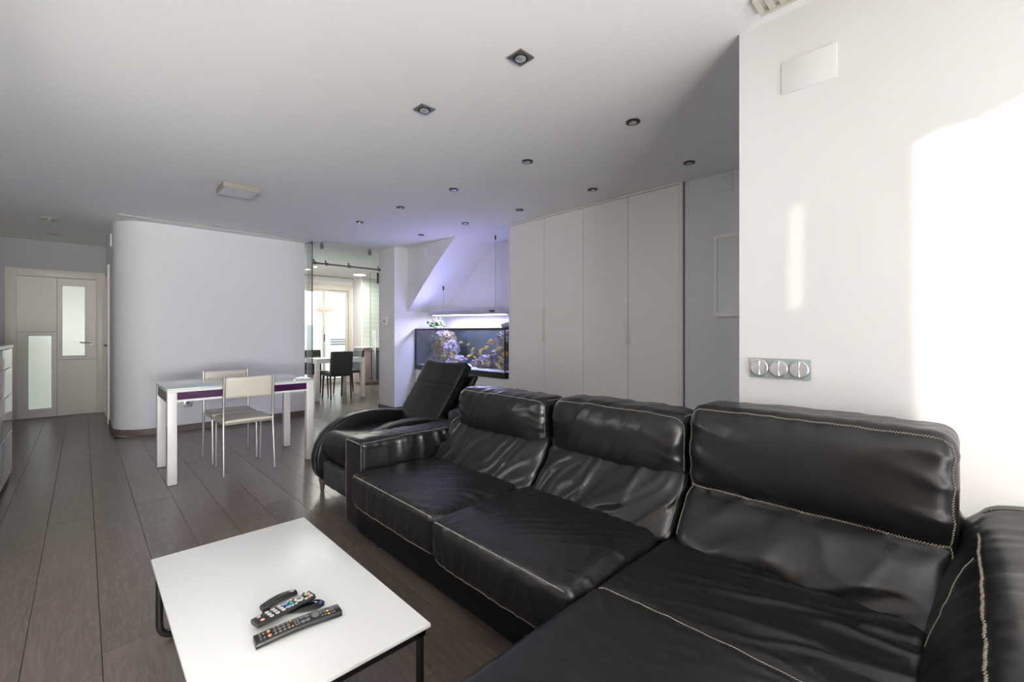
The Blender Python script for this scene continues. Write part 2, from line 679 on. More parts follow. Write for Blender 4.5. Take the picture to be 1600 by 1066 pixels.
# pillar between alcove and kitchen opening + alcove end wall
struct(MB().prism([(3.37, 6.02), (4.6, 6.02), (4.6, 6.1), (7.1, 6.1), (7.1, 6.5), (3.37, 6.5)], 'z', -.1, 2.5).build('wall_pillar', M['wall'], smooth=0))
prof = [(4.80, 2.5), (5.09, 2.292), (5.356, 2.093), (5.60, 1.892), (5.80, 1.719), (5.93, 1.605), (6.03, 1.515), (6.03, 2.5)]
struct(MB().prism(prof, 'x', 3.6, 4.35).build('ceiling_slope', M['wall'], smooth=20), 'white sloped soffit above the aquarium alcove')
# curved wall block
cv = [(2.31, 6.7)] + [(.62, 6.7)] + arc((.60, 7.05), .35, 270, 180, 18)[1:] + [(.25, 9.25), (.25, 10.7), (2.31, 10.7)]
struct(MB().prism(cv, 'z', -.1, 2.5).build('wall_curved', M['wall'], smooth=30))
cb = [(2.322, 6.69)] + [(.62, 6.688)] + arc((.60, 7.05), .362, 270, 180, 18)[1:] + [(.238, 7.75), (.26, 7.75), (.26, 7.05)] + arc((.60, 7.05), .33, 180, 270, 18)[1:] + [(.62, 6.72), (2.322, 6.72)]
struct(MB().prism(cb, 'z', 0, .072).build('baseboard_curved', M['skirting'], smooth=30))
struct(MB().prism([(3.358, 6.008), (3.71, 6.008), (3.71, 6.03), (3.38, 6.03), (3.38, 6.5), (3.358, 6.5)], 'z', 0, .072).build('baseboard_pillar', M['skirting'], smooth=0))
struct(box((3.705, .70, 0), (3.722, 1.69, .072)).build('baseboard_recess', M['skirting'], smooth=0))
# hall wall with the doorway
struct(MB().box((-.95, 9.1, -.1), (-.70, 9.25, 2.5)).box((.19, 9.1, -.1), (.26, 9.25, 2.5)).box((-.70, 9.1, 2.04), (.19, 9.25, 2.5)).build('wall_hall', M['hall_wall_shade'], smooth=0))
# terrace wall behind the camera: door opening on the right, added high slit to throw the sun strip
tw = MB()
tw.box((.50, -1.45, -.1), (1.50, -1.3, 2.5))
tw.box((1.50, -1.312, -.1), (1.600, -1.30, 2.5)).box((1.600, -1.312, -.1), (1.6085, -1.30, 2.03)).box((1.600, -1.312, 2.45), (1.6085, -1.30, 2.5))
tw.box((1.6085, -1.312, -.1), (1.69, -1.30, 2.5)).box((1.69, -1.45, 2.47), (2.05, -1.3, 2.5))
tw.box((.70, -4.6, -.1), (.85, -1.45, 2.5))
struct(tw.build('wall_terrace', M['wall'], smooth=0))
struct(box((.85, -9, -.25), (6, -1.46, -.02)).build('ground', M['terrace'], smooth=0))
w1 = struct(MB().box((1.675, -1.32, 0), (1.69, -1.30, 2.47)).box((2.03, -1.42, 0), (2.05, -1.36, 2.47)).build('window_1', M['alu'], smooth=0))
# unseen plain rear wall; the daylight lamp before it stands in for a window
w0 = struct(MB().box((-2.7, -4.6, -.1), (.7, -4.42, 2.5)).build('wall_back', M['wall'], smooth=0))

# kitchen shell
struct(MB().box((2.25, 10.5, -.1), (2.7, 10.65, 2.5)).box((4.70, 10.5, -.1), (4.9, 10.65, 2.5)).box((2.7, 10.5, 2.30), (4.70, 10.65, 2.5)).build('wall_kitchen', M['wall'], smooth=0))
struct(MB().prism([(4.75, 10.66), (4.75, 10.02), (7.1, 10.02), (7.1, 10.66)], 'z', -.1, 2.5).build('wall_side', M['wall'], smooth=0))
struct(box((4.77, 10.0, .86), (7.0, 10.021, 2.4995)).build('wall_tiled', M['kitchen_tile'], smooth=0))
struct(box((7.0, 6.4, -.1), (7.15, 10.2, 2.5)).build('wall_end', M['wall'], smooth=0))
struct(box((2.45, 10.25, 2.488), (4.65, 10.30, 2.5)).build('trim_1', M['grey_plastic'], smooth=0), 'dark linear air slot in kitchen ceiling before the window')

# kitchen sliding window
w2 = struct(MB().box((2.7, 10.44, 2.21), (4.70, 10.52, 2.30)).box((4.62, 10.44, 0), (4.70, 10.52, 2.21)).box((2.7, 10.44, 0), (2.76, 10.52, 2.21)).box((2.76, 10.44, 0), (4.62, 10.52, .05)).build('window_2', M['win_frame'], smooth=0))
for a, b, yy in ((2.76, 3.45, 10.49), (3.40, 4.07, 10.465), (4.02, 4.62, 10.49)):
    MB().box((a, yy, .05), (a + .055, yy + .025, 2.21)).box((b - .055, yy, .05), (b, yy + .025, 2.21)).box((a + .055, yy, 2.15), (b - .055, yy + .025, 2.21)).box((a + .055, yy, .05), (b - .055, yy + .025, .12)).build('window_frame', M['win_frame'], w2, smooth=0)
    box((a + .055, yy + .01, .12), (b - .055, yy + .015, 2.15)).build('window_pane', M['pane'], w2, smooth=0)
box((4.035, 10.45, 1.0), (4.055, 10.47, 1.16)).build('window_handle', M['dark_metal'], w2, bevel=.004)
box((2.7, 10.43, 2.30), (4.72, 10.5, 2.36)).build('window_casing', M['win_frame'], w2, smooth=0)

# patio outside the kitchen
struct(box((1.5, 10.66, -.2), (8, 15, -.02)).build('ground_patio', M['terrace'], smooth=0))
struct(MB().box((1.5, 13.6, -.2), (8, 13.8, 3.2)).box((7, 10.7, -.2), (7.2, 13.6, 3.2)).build('wall_patio', M['patio_white'], smooth=0))
w3 = struct(MB().box((3.55, 13.5, .5), (3.63, 13.62, 2.1)).box((4.55, 13.5, .5), (4.63, 13.62, 2.1)).box((3.63, 13.5, 2.02), (4.55, 13.62, 2.1)).box((3.63, 13.5, .5), (4.55, 13.62, .58)).box((4.06, 13.5, .58), (4.12, 13.62, 2.02)).build('window_3', M['alu'], smooth=0))
for a, b in ((3.63, 4.06), (4.12, 4.55)):
    box((a, 13.55, .58), (b, 13.57, 2.02)).build('window_pane', mk('patio_window_glass', (.30, .42, .36), .1), w3, smooth=0)
tag(MB().prism([(5.02, 1.86), (5.42, 1.86), (5.38, 1.98), (5.06, 1.98)], 'y', 13.35, 13.6).build('roof_tile', M['terracotta'], bevel=.01), 'reddish terracotta coping on white patio wall', 'coping')
u = thing('air_conditioner', 'white outdoor air conditioner unit standing on the sunny patio', 'air conditioner', (5.35, 12.9, -.02))
box((5.05, 12.75, .0), (5.68, 13.05, 1.16)).build('casing', M['white_plastic'], u, bevel=.02)
mb = MB()
for z in (.85, .92, .99):
    mb.box((5.10, 12.735, z), (5.62, 12.752, z + .03))
mb.build('grille', M['grey_plastic'], u, smooth=0)
u = thing('bucket', 'dark bucket standing on the patio outside the kitchen window', 'bucket', (5.50, 12.35, -.02))
MB().lathe([(.11, -.02), (.15, .66), (.165, .68), (.155, .68), (.10, .1)], (5.50, 12.35, 0), 18).build('bucket_body', M['grey_plastic'], u)
MB().tube([(5.50 + .16 * math.cos(a), 12.35, .66 + .12 * math.sin(a)) for a in [math.pi * i / 8 for i in range(9)]], .006, 6).build('handle', M['alu'], u)
for i, (px, lab, m1, m2) in enumerate([(3.78, 'potted plant with yellow flowers on patio behind the glass', 'leaf_pale', 'yellow_btn'), (4.40, 'potted plant with green leaves on patio behind the glass', 'leaf', 'leaf')]):
    u = thing('potted_plant', lab, 'plant', (px, 12.2, -.02))
    MB().lathe([(.10, -.02), (.15, .42), (.17, .44), (.14, .44)], (px, 12.2, 0), 16).build('pot', M['deep_blue_btn'] if i == 0 else M['terracotta'], u)
    mb, fl = MB(), MB()
    for q in range(26):
        a, b = rnd.uniform(0, 6.28), rnd.uniform(.3, 1.3)
        L = rnd.uniform(.15, .33)
        d = V((math.cos(a) * math.cos(b), math.sin(a) * math.cos(b), math.sin(b)))
        c = V((px, 12.2, .43))
        sd = d.cross(V((0, 0, 1))).normalized() * .03
        mb.add([c, c + d * L * .5 + sd, c + d * L, c + d * L * .5 - sd], [(0, 1, 2, 3)])
        if q % 3 == 0:
            fl.sphere(c + d * L, .025, 1)
    mb.build('foliage', M[m1], u)
    if i == 0:
        fl.build('flowers', M[m2], u, kind='stuff')

# hall door with frame
d1 = struct(MB().box((-.761, 9.07, 0), (-.655, 9.12, 2.095)).box((.138, 9.07, 0), (.244, 9.12, 2.095)).box((-.655, 9.07, 1.99), (.138, 9.12, 2.095)).build('door_1', M['door'], bevel=.004))
YD = 9.095
leaf = [(-.655, -.27, 1.214, 1.985, False), (-.266, .138, .812, 1.985, True), (-.655, -.27, .005, 1.208, True), (-.266, .138, .005, .806, False)]
wins = {1: (-.218, .021, .863, 1.88), 2: (-.549, -.321, .126, 1.158)}
for i, (a, b, z0, z1, win) in enumerate(leaf):
    mb = MB()
    if win:
        wa, wb, wz0, wz1 = wins[i]
        mb.box((a, YD, z0), (wa, YD + .04, z1)).box((wb, YD, z0), (b, YD + .04, z1)).box((wa, YD, z0), (wb, YD + .04, wz0)).box((wa, YD, wz1), (wb, YD + .04, z1))
    else:
        mb.box((a, YD, z0), (b, YD + .04, z1))
    pn = mb.build('door_panel', M['door'], d1, smooth=0)
    if win:
        t = .018
        MB().box((wa - t, YD - .006, wz0 - t), (wa + .004, YD + .01, wz1 + t)).box((wb - .004, YD - .006, wz0 - t), (wb + t, YD + .01, wz1 + t)).box((wa, YD - .006, wz0 - t), (wb, YD + .01, wz0 + .004)).box((wa, YD - .006, wz1 - .004), (wb, YD + .01, wz1 + t)).build('bead', M['white_lacquer'], pn, smooth=0)
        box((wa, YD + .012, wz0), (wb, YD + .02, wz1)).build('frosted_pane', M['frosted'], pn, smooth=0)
hd = MB()
hd.cyl((.086, YD, 1.05), (.086, YD - .012, 1.05), .026, 16).cyl((.086, YD - .01, 1.05), (.086, YD - .05, 1.05), .010, 10)
hd.tube(bend([(.095, YD - .05, 1.05), (.02, YD - .05, 1.05), (-.035, YD - .045, 1.058)], .01), .010, 8)
hd.build('door_handle', M['brass_dull'], d1)
box((-.66, 9.13, -.02), (.19, 9.14, 2.05)).build('door_backing', M['door_line'], d1, smooth=0)
# side door in the corridor wall, seen edge-on
d2 = struct(MB().box((.228, 7.85, 0), (.252, 7.93, 2.1)).box((.228, 8.70, 0), (.252, 8.78, 2.1)).box((.228, 7.93, 2.02), (.252, 8.70, 2.1)).build('door_2', M['door'], smooth=0))
box((.238, 7.93, .005), (.252, 8.70, 2.02)).build('door_panel', M['door'], d2, smooth=0)
MB().cyl((.24, 8.0, 1.03), (.20, 8.0, 1.03), .012, 10).tube([(.20, 8.0, 1.03), (.20, 8.10, 1.03)], .01, 8).build('door_handle', M['dark_metal'], d2)
tag(box((.232, 7.22, 2.25), (.252, 7.36, 2.40)).build('junction_box', M['white_plastic'], bevel=.004), 'small white junction box high on corridor wall beside the curve', 'box')

# ------------------------------------------------------------------ sofa
sofa = thing('sectional_sofa', 'black leather L-shaped sofa with beige stitching and chaise before the right wall', 'sofa', (1.5, 1.2, 0))
LE = M['leather']
# base, feet, back frame
MB().box((1.13, .0, .05), (1.99, 2.45, .23)).box((.36, .09, .05), (1.14, .78, .23)).build('base', mk('sofa_base_cloth', (.004, .004, .0045), .7, spec=.2), sofa, bevel=.02)
bf = Soft((1.86, .0, .05), (2.02, 2.60, .66), .05, .05)
bf.mb().build('back_frame', LE, sofa)
for p in ((1.2, 2.3), (1.9, 2.3), (1.2, .9), (.45, .2), (.45, .7), (1.9, .1)):
    MB().cone((p[0], p[1], 0), (p[0], p[1], .055), .022, .03, 14).build('foot', M['black_steel'], sofa)


def seat_disp(lo, hi, seed, crown=.016):
    def f(p, n):
        u = (p.x - lo[0]) / (hi[0] - lo[0]) * 2 - 1
        v = (p.y - lo[1]) / (hi[1] - lo[1]) * 2 - 1
        k = 0.
        if n.z > .2:
            k += crown * max(0, 1 - u ** 4) * max(0, 1 - v ** 4) * n.z
            # fine creases fanning from the front corners
            fy = 1 - min(1, (abs(v)) ** 1.5)
            ang = math.atan2(p.y - hi[1], p.x - lo[0] + .25)
            k += .0040 * crease(N3(ang * 10 + seed + .4 * N3(p.x * 6, p.y * 6), (p.x + p.y) * 3.0, seed), 4.2) * (1 - .4 * fy)
            ang2 = math.atan2(p.y - lo[1], p.x - lo[0] + .15)
            k += .0035 * crease(N3(ang2 * 13 + seed + .4 * N3(p.x * 7, p.y * 7), (p.x + p.y) * 4.0, seed + 2), 4.5) * (1 - fy)
            k += .0045 * N3(p.x * 5, p.y * 5, seed)
        if n.x < -.4:
            k += .010 * max(0, 1 - v ** 4) * -n.x
            k += .0035 * crease(N3(p.y * 16 + .4 * N3(p.y * 7, p.z * 9), p.z * 3, seed), 2.4)
        return k
    return f


def seat(name, lo, hi, r, seed, st, crown=.016, step=.010, extra=None):
    s = Soft(lo, hi, r, step, seat_disp(lo, hi, seed, crown) if extra is None else extra)
    o = s.mb().build(name, LE, sofa, smooth=80)
    mb = MB()
    for path in st(s):
        stitch(mb, s, path)
    mb.build('stitching', M['stitch'], o, smooth=0, kind='stuff')
    return s


def seat_paths(s):
    lo, hi = s.lo, s.hi
    e = .02
    return [[(lo.x, hi.y - e, hi.z), (lo.x, lo.y + e, hi.z)],
            [(lo.x, hi.y - e, lo.z), (lo.x, lo.y + e, lo.z)]]


seat('seat_cushion', (1.085, 1.60, .222), (1.78, 2.425, .404), (.035, .05, .045), 1.3, seat_paths)
seat('seat_cushion', (1.062, .838, .222), (1.78, 1.603, .410), (.035, .06, .05), 4.1, seat_paths, .02)


def chaise_disp(p, n):
    k = 0.
    v = (p.y - .05) / .79 * 2 - 1
    if n.z > .2:
        k += .010 * max(0, 1 - v ** 4)
        g = (p.x - 1.17) / .012
        k -= .006 * math.exp(-g * g)
        amp = min(1, max(0, (p.x - 1.1) / .3)) * min(1, max(0, (.75 - p.y) / .3))
        a = p.y * 1.0 + p.x * .35
        k += .011 * amp * crease(N3(p.x * 2.0 - p.y * 1.2, (p.x * .9 + p.y * .35) * 17 + .6 * N3(p.x * 5, p.y * 5), 3.3), 3.0)
        k += .0035 * N3(p.x * 4, p.y * 4, 8.1)
        k += .0022 * crease(N3(p.x * 14, p.y * 9, 2.2), 4.)
    return k


chs = Soft((.34, .045, .222), (1.76, .836, .400), (.05, .05, .05), .010, chaise_disp)
o = chs.mb().build('chaise_cushion', LE, sofa, smooth=80)
mb = MB()
stitch(mb, chs, [(1.17, .82, .40), (1.17, .06, .40)], r=.0012, amp=.0012, off=.002)
stitch(mb, chs, [(.34, .82, .40), (.34, .06, .40)])
mb.build('stitching', M['stitch'], o, smooth=0, kind='stuff')


# back cushions with overhanging head pillows
def lumbar(y0, y1, seed, amp, z1=.64):
    def disp(p, n):
        k = 0.
        v = (p.y - y0) / (y1 - y0) * 2 - 1
        if n.x < -.2:
            k += .030 * max(0, 1 - v ** 4) * -n.x
            q = p.y * 10 + (p.z - .4) * 9 + .8 * N3(p.y * 6, p.z * 6, seed)
            k += amp * crease(N3(q, p.z * 2.2 + p.y, seed), 3.0, 1.3) * -n.x
            k += .55 * amp * crease(N3(q * 1.7 + 5, p.z * 5, seed + 3), 3.4, 1.3) * -n.x
            k += .8 * amp * N3(p.y * 5 + p.z * 4, p.z * 4, seed + 9) * -n.x
        return k

    def warp(p):
        # leans back; lower corners drawn in
        t = (p.z - .38) / .26
        return V((p.x + max(0, p.z - .38) * .72, p.y, p.z))
    return Soft((1.60, y0, .375), (1.90, y1, z1), (.04, .05, .05), .0085, disp, warp)


def pillow(y0, y1, z0, z1, seed, x0=1.775):
    def disp(p, n):
        v = (p.y - y0) / (y1 - y0) * 2 - 1
        w = (p.z - z0) / (z1 - z0) * 2 - 1
        k = 0.
        if n.x < -.2:
            k += .052 * max(0, 1 - v ** 4) * max(0, 1 - abs(w) ** 3) * -n.x
            ed = min(1, abs(v) ** 3 + abs(w) ** 4)
            k += .010 * ed * crease(N3(p.z * 15 + .6 * N3(p.y * 8, p.z * 8, seed), p.y * 3.5, seed), 3.2) * -n.x
            k += .004 * crease(N3(p.y * 11 + p.z * 5, p.z * 2.5, seed + 1), 4.) * -n.x
            k += .004 * N3(p.y * 4, p.z * 4, seed)
        if n.z > .3:
            k += .010 * max(0, 1 - v ** 4) * n.z + .005 * crease(N3(p.y * 15 + p.x * 6, p.x * 5, seed), 2.3)
        k += .004 * N3(p.y * 11, p.z * 11, seed + 5)
        return k
    return Soft((x0, y0, z0), (2.0, y1, z1), (.06, .06, .07), .010, disp)


def back_cushion(y0, y1, z0, z1, seed, amp, ly0, ly1):
    lu = lumbar(ly0, ly1, seed, amp)
    o = lu.mb().build('back_cushion', LE, sofa, smooth=80)
    pi = pillow(y0, y1, z0, z1, seed)
    pi.mb().build('head_pillow', LE, o, smooth=80)
    mb = MB()
    lo, hi = pi.lo, pi.hi
    stitch(mb, pi, [(lo.x, y1 - .03, hi.z), (lo.x, y0 + .03, hi.z), (lo.x, y0, hi.z - .03), (lo.x, y0, lo.z + .03)])
    stitch(mb, pi, [(lo.x, y1, hi.z - .03), (lo.x, y1, lo.z + .06)])
    stitch(mb, pi, [(lo.x + .05, y0 + .02, hi.z), (hi.x - .06, y0 + .02, hi.z)])
    stitch(mb, lu, [(1.60, ly0, .62), (1.60, ly0, .39)])
    mb.build('stitching', M['stitch'], o, smooth=0, kind='stuff')


back_cushion(1.575, 2.335, .565, .835, 2.7, .010, 1.55, 2.40)
back_cushion(.805, 1.535, .555, .855, 6.4, .016, .80, 1.53)


def big_disp(p, n):
    v = (p.y - .02) / .77 * 2 - 1
    k = 0.
    if n.x < -.2:
        if p.z > .585:
            w = (p.z - .585) / .30 * 2 - 1
            k += .036 * max(0, 1 - v ** 4) * max(0, 1 - abs(w) ** 3) * -n.x
            ed = min(1, abs(v) ** 4 + max(0, -w) ** 3 * .7)
            k += .012 * ed * crease(N3(p.z * 11 - p.y * 4, p.y * 2.5, 9.1), 2.8) * -n.x
            k += .004 * max(0, w) * crease(N3(p.y * 10 + p.z * 9, p.z * 4, 1.9), 2.6)
        else:
            w = (p.z - .40) / .185
            k += .014 * max(0, 1 - v ** 4) * math.sin(math.pi * max(0, min(1, w))) * -n.x
            k += .018 * N3(p.y * 5 + p.z * 6, p.z * 8, 4.4) * -n.x
            k += .010 * crease(N3(p.y * 9 + p.z * 10 + .5 * N3(p.y * 6, p.z * 6, 3), p.z * 4, 2.4), 3.2, 1.3) * -n.x
            k += .013 * crease(N3(p.y * 3 + p.z * 9, p.z * 6 - p.y * 4, 7.7), 2.2) * -n.x
        g = (p.z - .585) / .016
        k -= .012 * math.exp(-g * g) * -n.x
    if n.z > .3:
        k += .006 * max(0, 1 - v ** 4) + .003 * crease(N3(p.y * 12, p.x * 5, 3), 2.5)
    k += .006 * N3(p.y * 6, p.z * 7, 3.3)
    return k


def big_warp(p):
    x = p.x
    f = max(0, min(1, (1.98 - p.x) / .3))
    if p.z < .585:
        x += f * (p.z - .40) * .86
    else:
        x += f * (.159 + (p.z - .585) * .06)
    return V((x, p.y, p.z))


big = Soft((1.60, .015, .385), (2.0, .792, .905), (.05, .05, .055), .012, big_disp, big_warp)
o = big.mb().build('back_cushion', LE, sofa, smooth=80)
mb = MB()
lo, hi = big.lo, big.hi
stitch(mb, big, [(lo.x, hi.y, .42), (lo.x, hi.y, hi.z - .03), (lo.x, hi.y - .03, hi.z), (lo.x, lo.y + .03, hi.z), (lo.x, lo.y, hi.z - .03), (lo.x, lo.y, .40)], r=.0014, amp=.0027)
stitch(mb, big, [(lo.x, hi.y - .01, .590), (lo.x, lo.y + .01, .590)], r=.0016, amp=.0030, off=.0095)
mb.build('stitching', M['stitch'], o, smooth=0, kind='stuff')


# arm beside the recliner
def arm_l_disp(p, n):
    k = 0.
    if n.y < -.3:
        t = min(1, max(0, (p.x - 1.2) / .3))
        k += .022 * t * max(0, 1 - ((p.z - .47) / .14) ** 2) * -n.y
        k += .015 * min(1, max(0, (p.x - 1.28) / .15)) * crease(N3(p.x * 13 + p.z * 3.5 + .4 * N3(p.x * 5, p.z * 8), p.z * 1.6, 5.2), 2.6, 1.2) * -n.y
    if n.z > .3:
        v = (p.y - 2.53) / .13
        k += .012 * max(0, 1 - v * v) + .004 * crease(N3(p.x * 13 + p.y * 8, p.y * 4, 2.9), 2.4)
    return k


al = Soft((1.145, 2.425, .04), (2.0, 2.655, .565), (.025, .045, .045), .010, arm_l_disp)
o = al.mb().build('armrest', LE, sofa, smooth=80)
mb = MB()
lo, hi = al.lo, al.hi
stitch(mb, al, [(lo.x, lo.y, .05), (lo.x, lo.y, hi.z - .02), (lo.x + .02, lo.y, hi.z), (hi.x - .06, lo.y, hi.z)])
stitch(mb, al, [(lo.x, hi.y, .05), (lo.x, hi.y, hi.z - .02), (lo.x, hi.y - .02, hi.z), (lo.x, lo.y + .02, hi.z)])
mb.build('stitching', M['stitch'], o, smooth=0, kind='stuff')


# arm at the right edge
def arm_r_disp(p, n):
    k = 0.
    if n.z > .2:
        v = (p.y + .17) / .16
        k += .030 * max(0, 1 - v * v) * n.z
        k += .0035 * crease(N3(p.x * 22 + .5 * N3(p.x * 6, p.y * 9), p.y * 2.2, 6.6), 2.2)
    if n.y > .3:
        k += .012 * max(0, 1 - ((p.z - .5) / .1) ** 2) * n.y
        k += .003 * crease(N3(p.x * 12 + p.z * 6, p.z * 4, 1.6), 2.3)
    k += .003 * N3(p.x * 5, p.y * 6, 2)
    return k


def arm_r_warp(p):
    f = max(0, min(1, (p.y + .32) / .30))
    z = p.z + (max(0, p.x - 1.55) * .10 if p.z > .3 else 0)
    return V((p.x, p.y + f * max(0, .61 - p.z) * .42, z))


ar = Soft((.93, -.33, .05), (2.01, -.012, .625), (.06, .06, .06), .014, arm_r_disp, arm_r_warp)
o = ar.mb().build('armrest', LE, sofa, smooth=80)
mb = MB()
lo, hi = ar.lo, ar.hi
stitch(mb, ar, [(hi.x - .22, hi.y, hi.z), (lo.x + .04, hi.y, hi.z), (lo.x, hi.y, hi.z - .04), (lo.x, hi.y, .08)], r=.0015, amp=.0030, pitch=.009)
stitch(mb, ar, [(1.66, hi.y, hi.z - .02), (1.60, hi.y, .56), (1.52, hi.y, .50), (1.50, hi.y, .42)], r=.0012, amp=.0012)
stitch(mb, ar, [(1.93, hi.y - .02, hi.z), (1.93, lo.y + .05, hi.z)], r=.0014, amp=.0015)
mb.build('stitching', M['stitch'], o, smooth=0, kind='stuff')

# ------------------------------------------------------------------ recliner armchair
rc = thing('recliner_armchair', 'black leather reclining armchair with curved arms behind the sofa arm', 'armchair', (1.7, 3.1, 0))
LR = M['leather_recliner']
armp = [(2.10, .50), (1.95, .545), (1.80, .566), (1.66, .572), (1.54, .562), (1.44, .535), (1.36, .493), (1.295, .435), (1.25, .36), (1.228, .27), (1.235, .18), (1.262, .115), (1.31, .09), (1.9, .09), (2.05, .16), (2.12, .34)]
for y0, y1, yi in ((3.335, 3.45, 3.335), (2.745, 2.86, 2.86)):
    o = MB().prism(armp, 'y', y0, y1).build('armrest', LR, rc, bevel=.022, seg=3, smooth=70)
    mb = MB()
    for yy in (y0 + .014, y1 - .014):
        mb.tube([(x + (.002 if x > 1.6 else -.004), yy, z + (.001 if z > .3 else 0)) for x, z in armp[1:12]], .0022, 4)
    mb.build('stitching', M['stitch_dark'], o, smooth=0, kind='stuff')


def rc_seat_disp(p, n):
    v = (p.y - 3.1) / .25
    return .014 * max(0, 1 - v ** 4) * max(0, n.z - n.x * .6) + .003 * N3(p.x * 7, p.y * 7, 1)


Soft((1.262, 2.855, .25), (1.95, 3.34, .465), (.09, .03, .10), .02, rc_seat_disp).mb().build('seat_cushion', LR, rc, smooth=80)
Soft((1.275, 2.862, .075), (1.34, 3.333, .248), (.02, .02, .02), .02, lambda p, n: .004 * N3(p.y * 14, p.z * 12, 4)).mb().build('footrest', M['grey_fabric'], rc, smooth=80)
box((1.34, 2.80, .07), (1.98, 3.40, .26)).build('base', M['black_steel'], rc, bevel=.01)
TH = math.radians(33.5)


def back_map(x0, z0):
    def f(p):
        s, y, t = p.x, p.y, p.z
        return V((x0 + s * math.sin(TH) + t * math.cos(TH), y, z0 + s * math.cos(TH) - t * math.sin(TH)))
    return f


def rc_warp(mapper, sag, L):
    def f(p):
        v = (p.y - 3.11) / .29
        s = p.x
        if s > L * .5:
            s -= sag * (1 - v * v) * (s - L * .5) / (L * .5)
        w = 1 + .07 * (s / L - .5)
        return mapper(V((s, 3.11 + (p.y - 3.11) * w, p.z)))
    return f


def rc_back_disp(p, n):
    k = .004 * N3(p.x * 6, p.y * 6, 7)
    if n.z < -.3:
        g = (p.x - .44) / .008
        k -= .006 * math.exp(-g * g)
        v = (p.y - 3.11) / .29
        k += .006 * (1 - v * v)
    if abs(n.y) > .4 or n.x > .4:
        k += .005 * crease(N3(p.x * 14, p.z * 9, 5), 2.2)
    return k


bk = Soft((0, 2.83, 0), (.665, 3.39, .085), (.02, .022, .02), .013, rc_back_disp, rc_warp(back_map(1.86, .41), .025, .665))
o = bk.mb().build('backrest', LR, rc, smooth=80)
mb = MB()
stitch(mb, bk, [(.44, 3.36, 0), (.44, 2.86, 0)], r=.0011, amp=.0008)
stitch(mb, bk, [(.02, 2.845, 0), (.65, 2.845, 0)], r=.0013, amp=.0008)
stitch(mb, bk, [(.65, 3.37, 0), (.65, 2.85, 0)], r=.0011, amp=.0008)
mb.build('stitching', M['stitch_dark'], o, smooth=0, kind='stuff')
Soft((0, 2.80, 0), (.60, 3.42, .05), (.02, .02, .02), .018, lambda p, n: .004 * crease(N3(p.x * 13, p.z * 9 + p.y, 8), 2.2), rc_warp(back_map(1.965, .36), .01, .60)).mb().build('back_shell', LR, rc, smooth=80)
for x, y in ((1.30, 3.40), (1.30, 2.80), (2.0, 3.38), (2.0, 2.82)):
    MB().lathe([(.012, 0), (.014, .01), (.019, .06), (.028, .095)], (x, y, 0), 14).build('leg', M['skirting'], rc)

# ------------------------------------------------------------------ coffee table and remotes
ct = thing('coffee_table', 'low coffee table with white glass top on black tube frame', 'table', (.47, 1.66, 0))
X0, X1, Y0, Y1 = .188, .756, 1.13, 2.205
o = MB().box((X0, Y0, .308), (X1, Y1, .32)).build('tabletop', M['frost_top'], ct, bevel=.003)
mb = MB()
i_ = .012
mb.box((X0 + i_, Y0 + i_, .284), (X1 - i_, Y0 + i_ + .022, .308)).box((X0 + i_, Y1 - i_ - .022, .284), (X1 - i_, Y1 - i_, .308))
mb.box((X0 + i_, Y0 + i_, .284), (X0 + i_ + .022, Y1 - i_, .308)).box((X1 - i_ - .022, Y0 + i_, .284), (X1 - i_, Y1 - i_, .308))
mb.build('frame', M['black_steel'], ct, smooth=0)
for yy in (Y0 + .024, Y1 - .024):
    MB().tube(bend([(X0 + .024, yy, .29), (X0 + .024, yy, .0125), (X1 - .024, yy, .0125), (X1 - .024, yy, .29)], .06, 8), .0122, 12).build('leg', M['black_steel'], ct)

TZ = .3202


def remote(name, label, p0, p1, width, h0, h1, z, bow=0., mat='black_plastic', nseg=14, taper=None, round_=.005, tilt=0):
    """hand control lying from p0 (tail) to p1 (head)"""
    p0, p1 = V((*p0, 0)), V((*p1, 0))
    L = (p1 - p0).length
    ang = math.atan2(p1.y - p0.y, p1.x - p0.x)
    r = thing(name, label, 'remote control', (p0.x, p0.y, z))
    r.rotation_euler = (0, -tilt, ang)
    ORG[r.name] = V()
    mb = MB()
    vs, fs = [], []
    for i in range(nseg + 1):
        t = i / nseg
        w = width * (taper(t) if taper else 1)
        base = bow * math.sin(math.pi * t)
        top = base + h0 + (h1 - h0) * t
        lo_ = base * .95
        e = round_
        for (yy, zz) in ((-w / 2 + e, lo_), (w / 2 - e, lo_), (w / 2, lo_ + e), (w / 2, top - e), (w / 2 - e, top), (-w / 2 + e, top), (-w / 2, top - e), (-w / 2, lo_ + e)):
            vs.append((t * L, yy, zz))
    for i in range(nseg):
        for k_ in range(8):
            l_ = (k_ + 1) % 8
            fs.append((i * 8 + k_, i * 8 + l_, (i + 1) * 8 + l_, (i + 1) * 8 + k_))
    fs.append(tuple(range(8)))
    fs.append(tuple(nseg * 8 + q for q in range(8)))
    mb.add(vs, fs).build('body', M[mat], r, smooth=50)

    def top(t):
        return bow * math.sin(math.pi * t) + h0 + (h1 - h0) * t
    return r, L, top


def buttons(r, L, top, width, items, name, mat, h=.0022, stuff=True):
    mb = MB()
    for (t, s, a, b) in items:
        x, y = t * L, s * width
        z = top(t)
        mb.lathe([(1, 0), (1, .7), (.8, 1)], (0, 0, 0), 8)
        for i in range(len(mb.v) - 24, len(mb.v)):
            q = mb.v[i]
            mb.v[i] = V((x + q.x * a, y + q.y * b, z - .0006 + q.z * h))
    o = mb.build(name, M[mat], r, smooth=30)
    if stuff and len(items) > 1:
        o['kind'] = 'stuff'
    return o


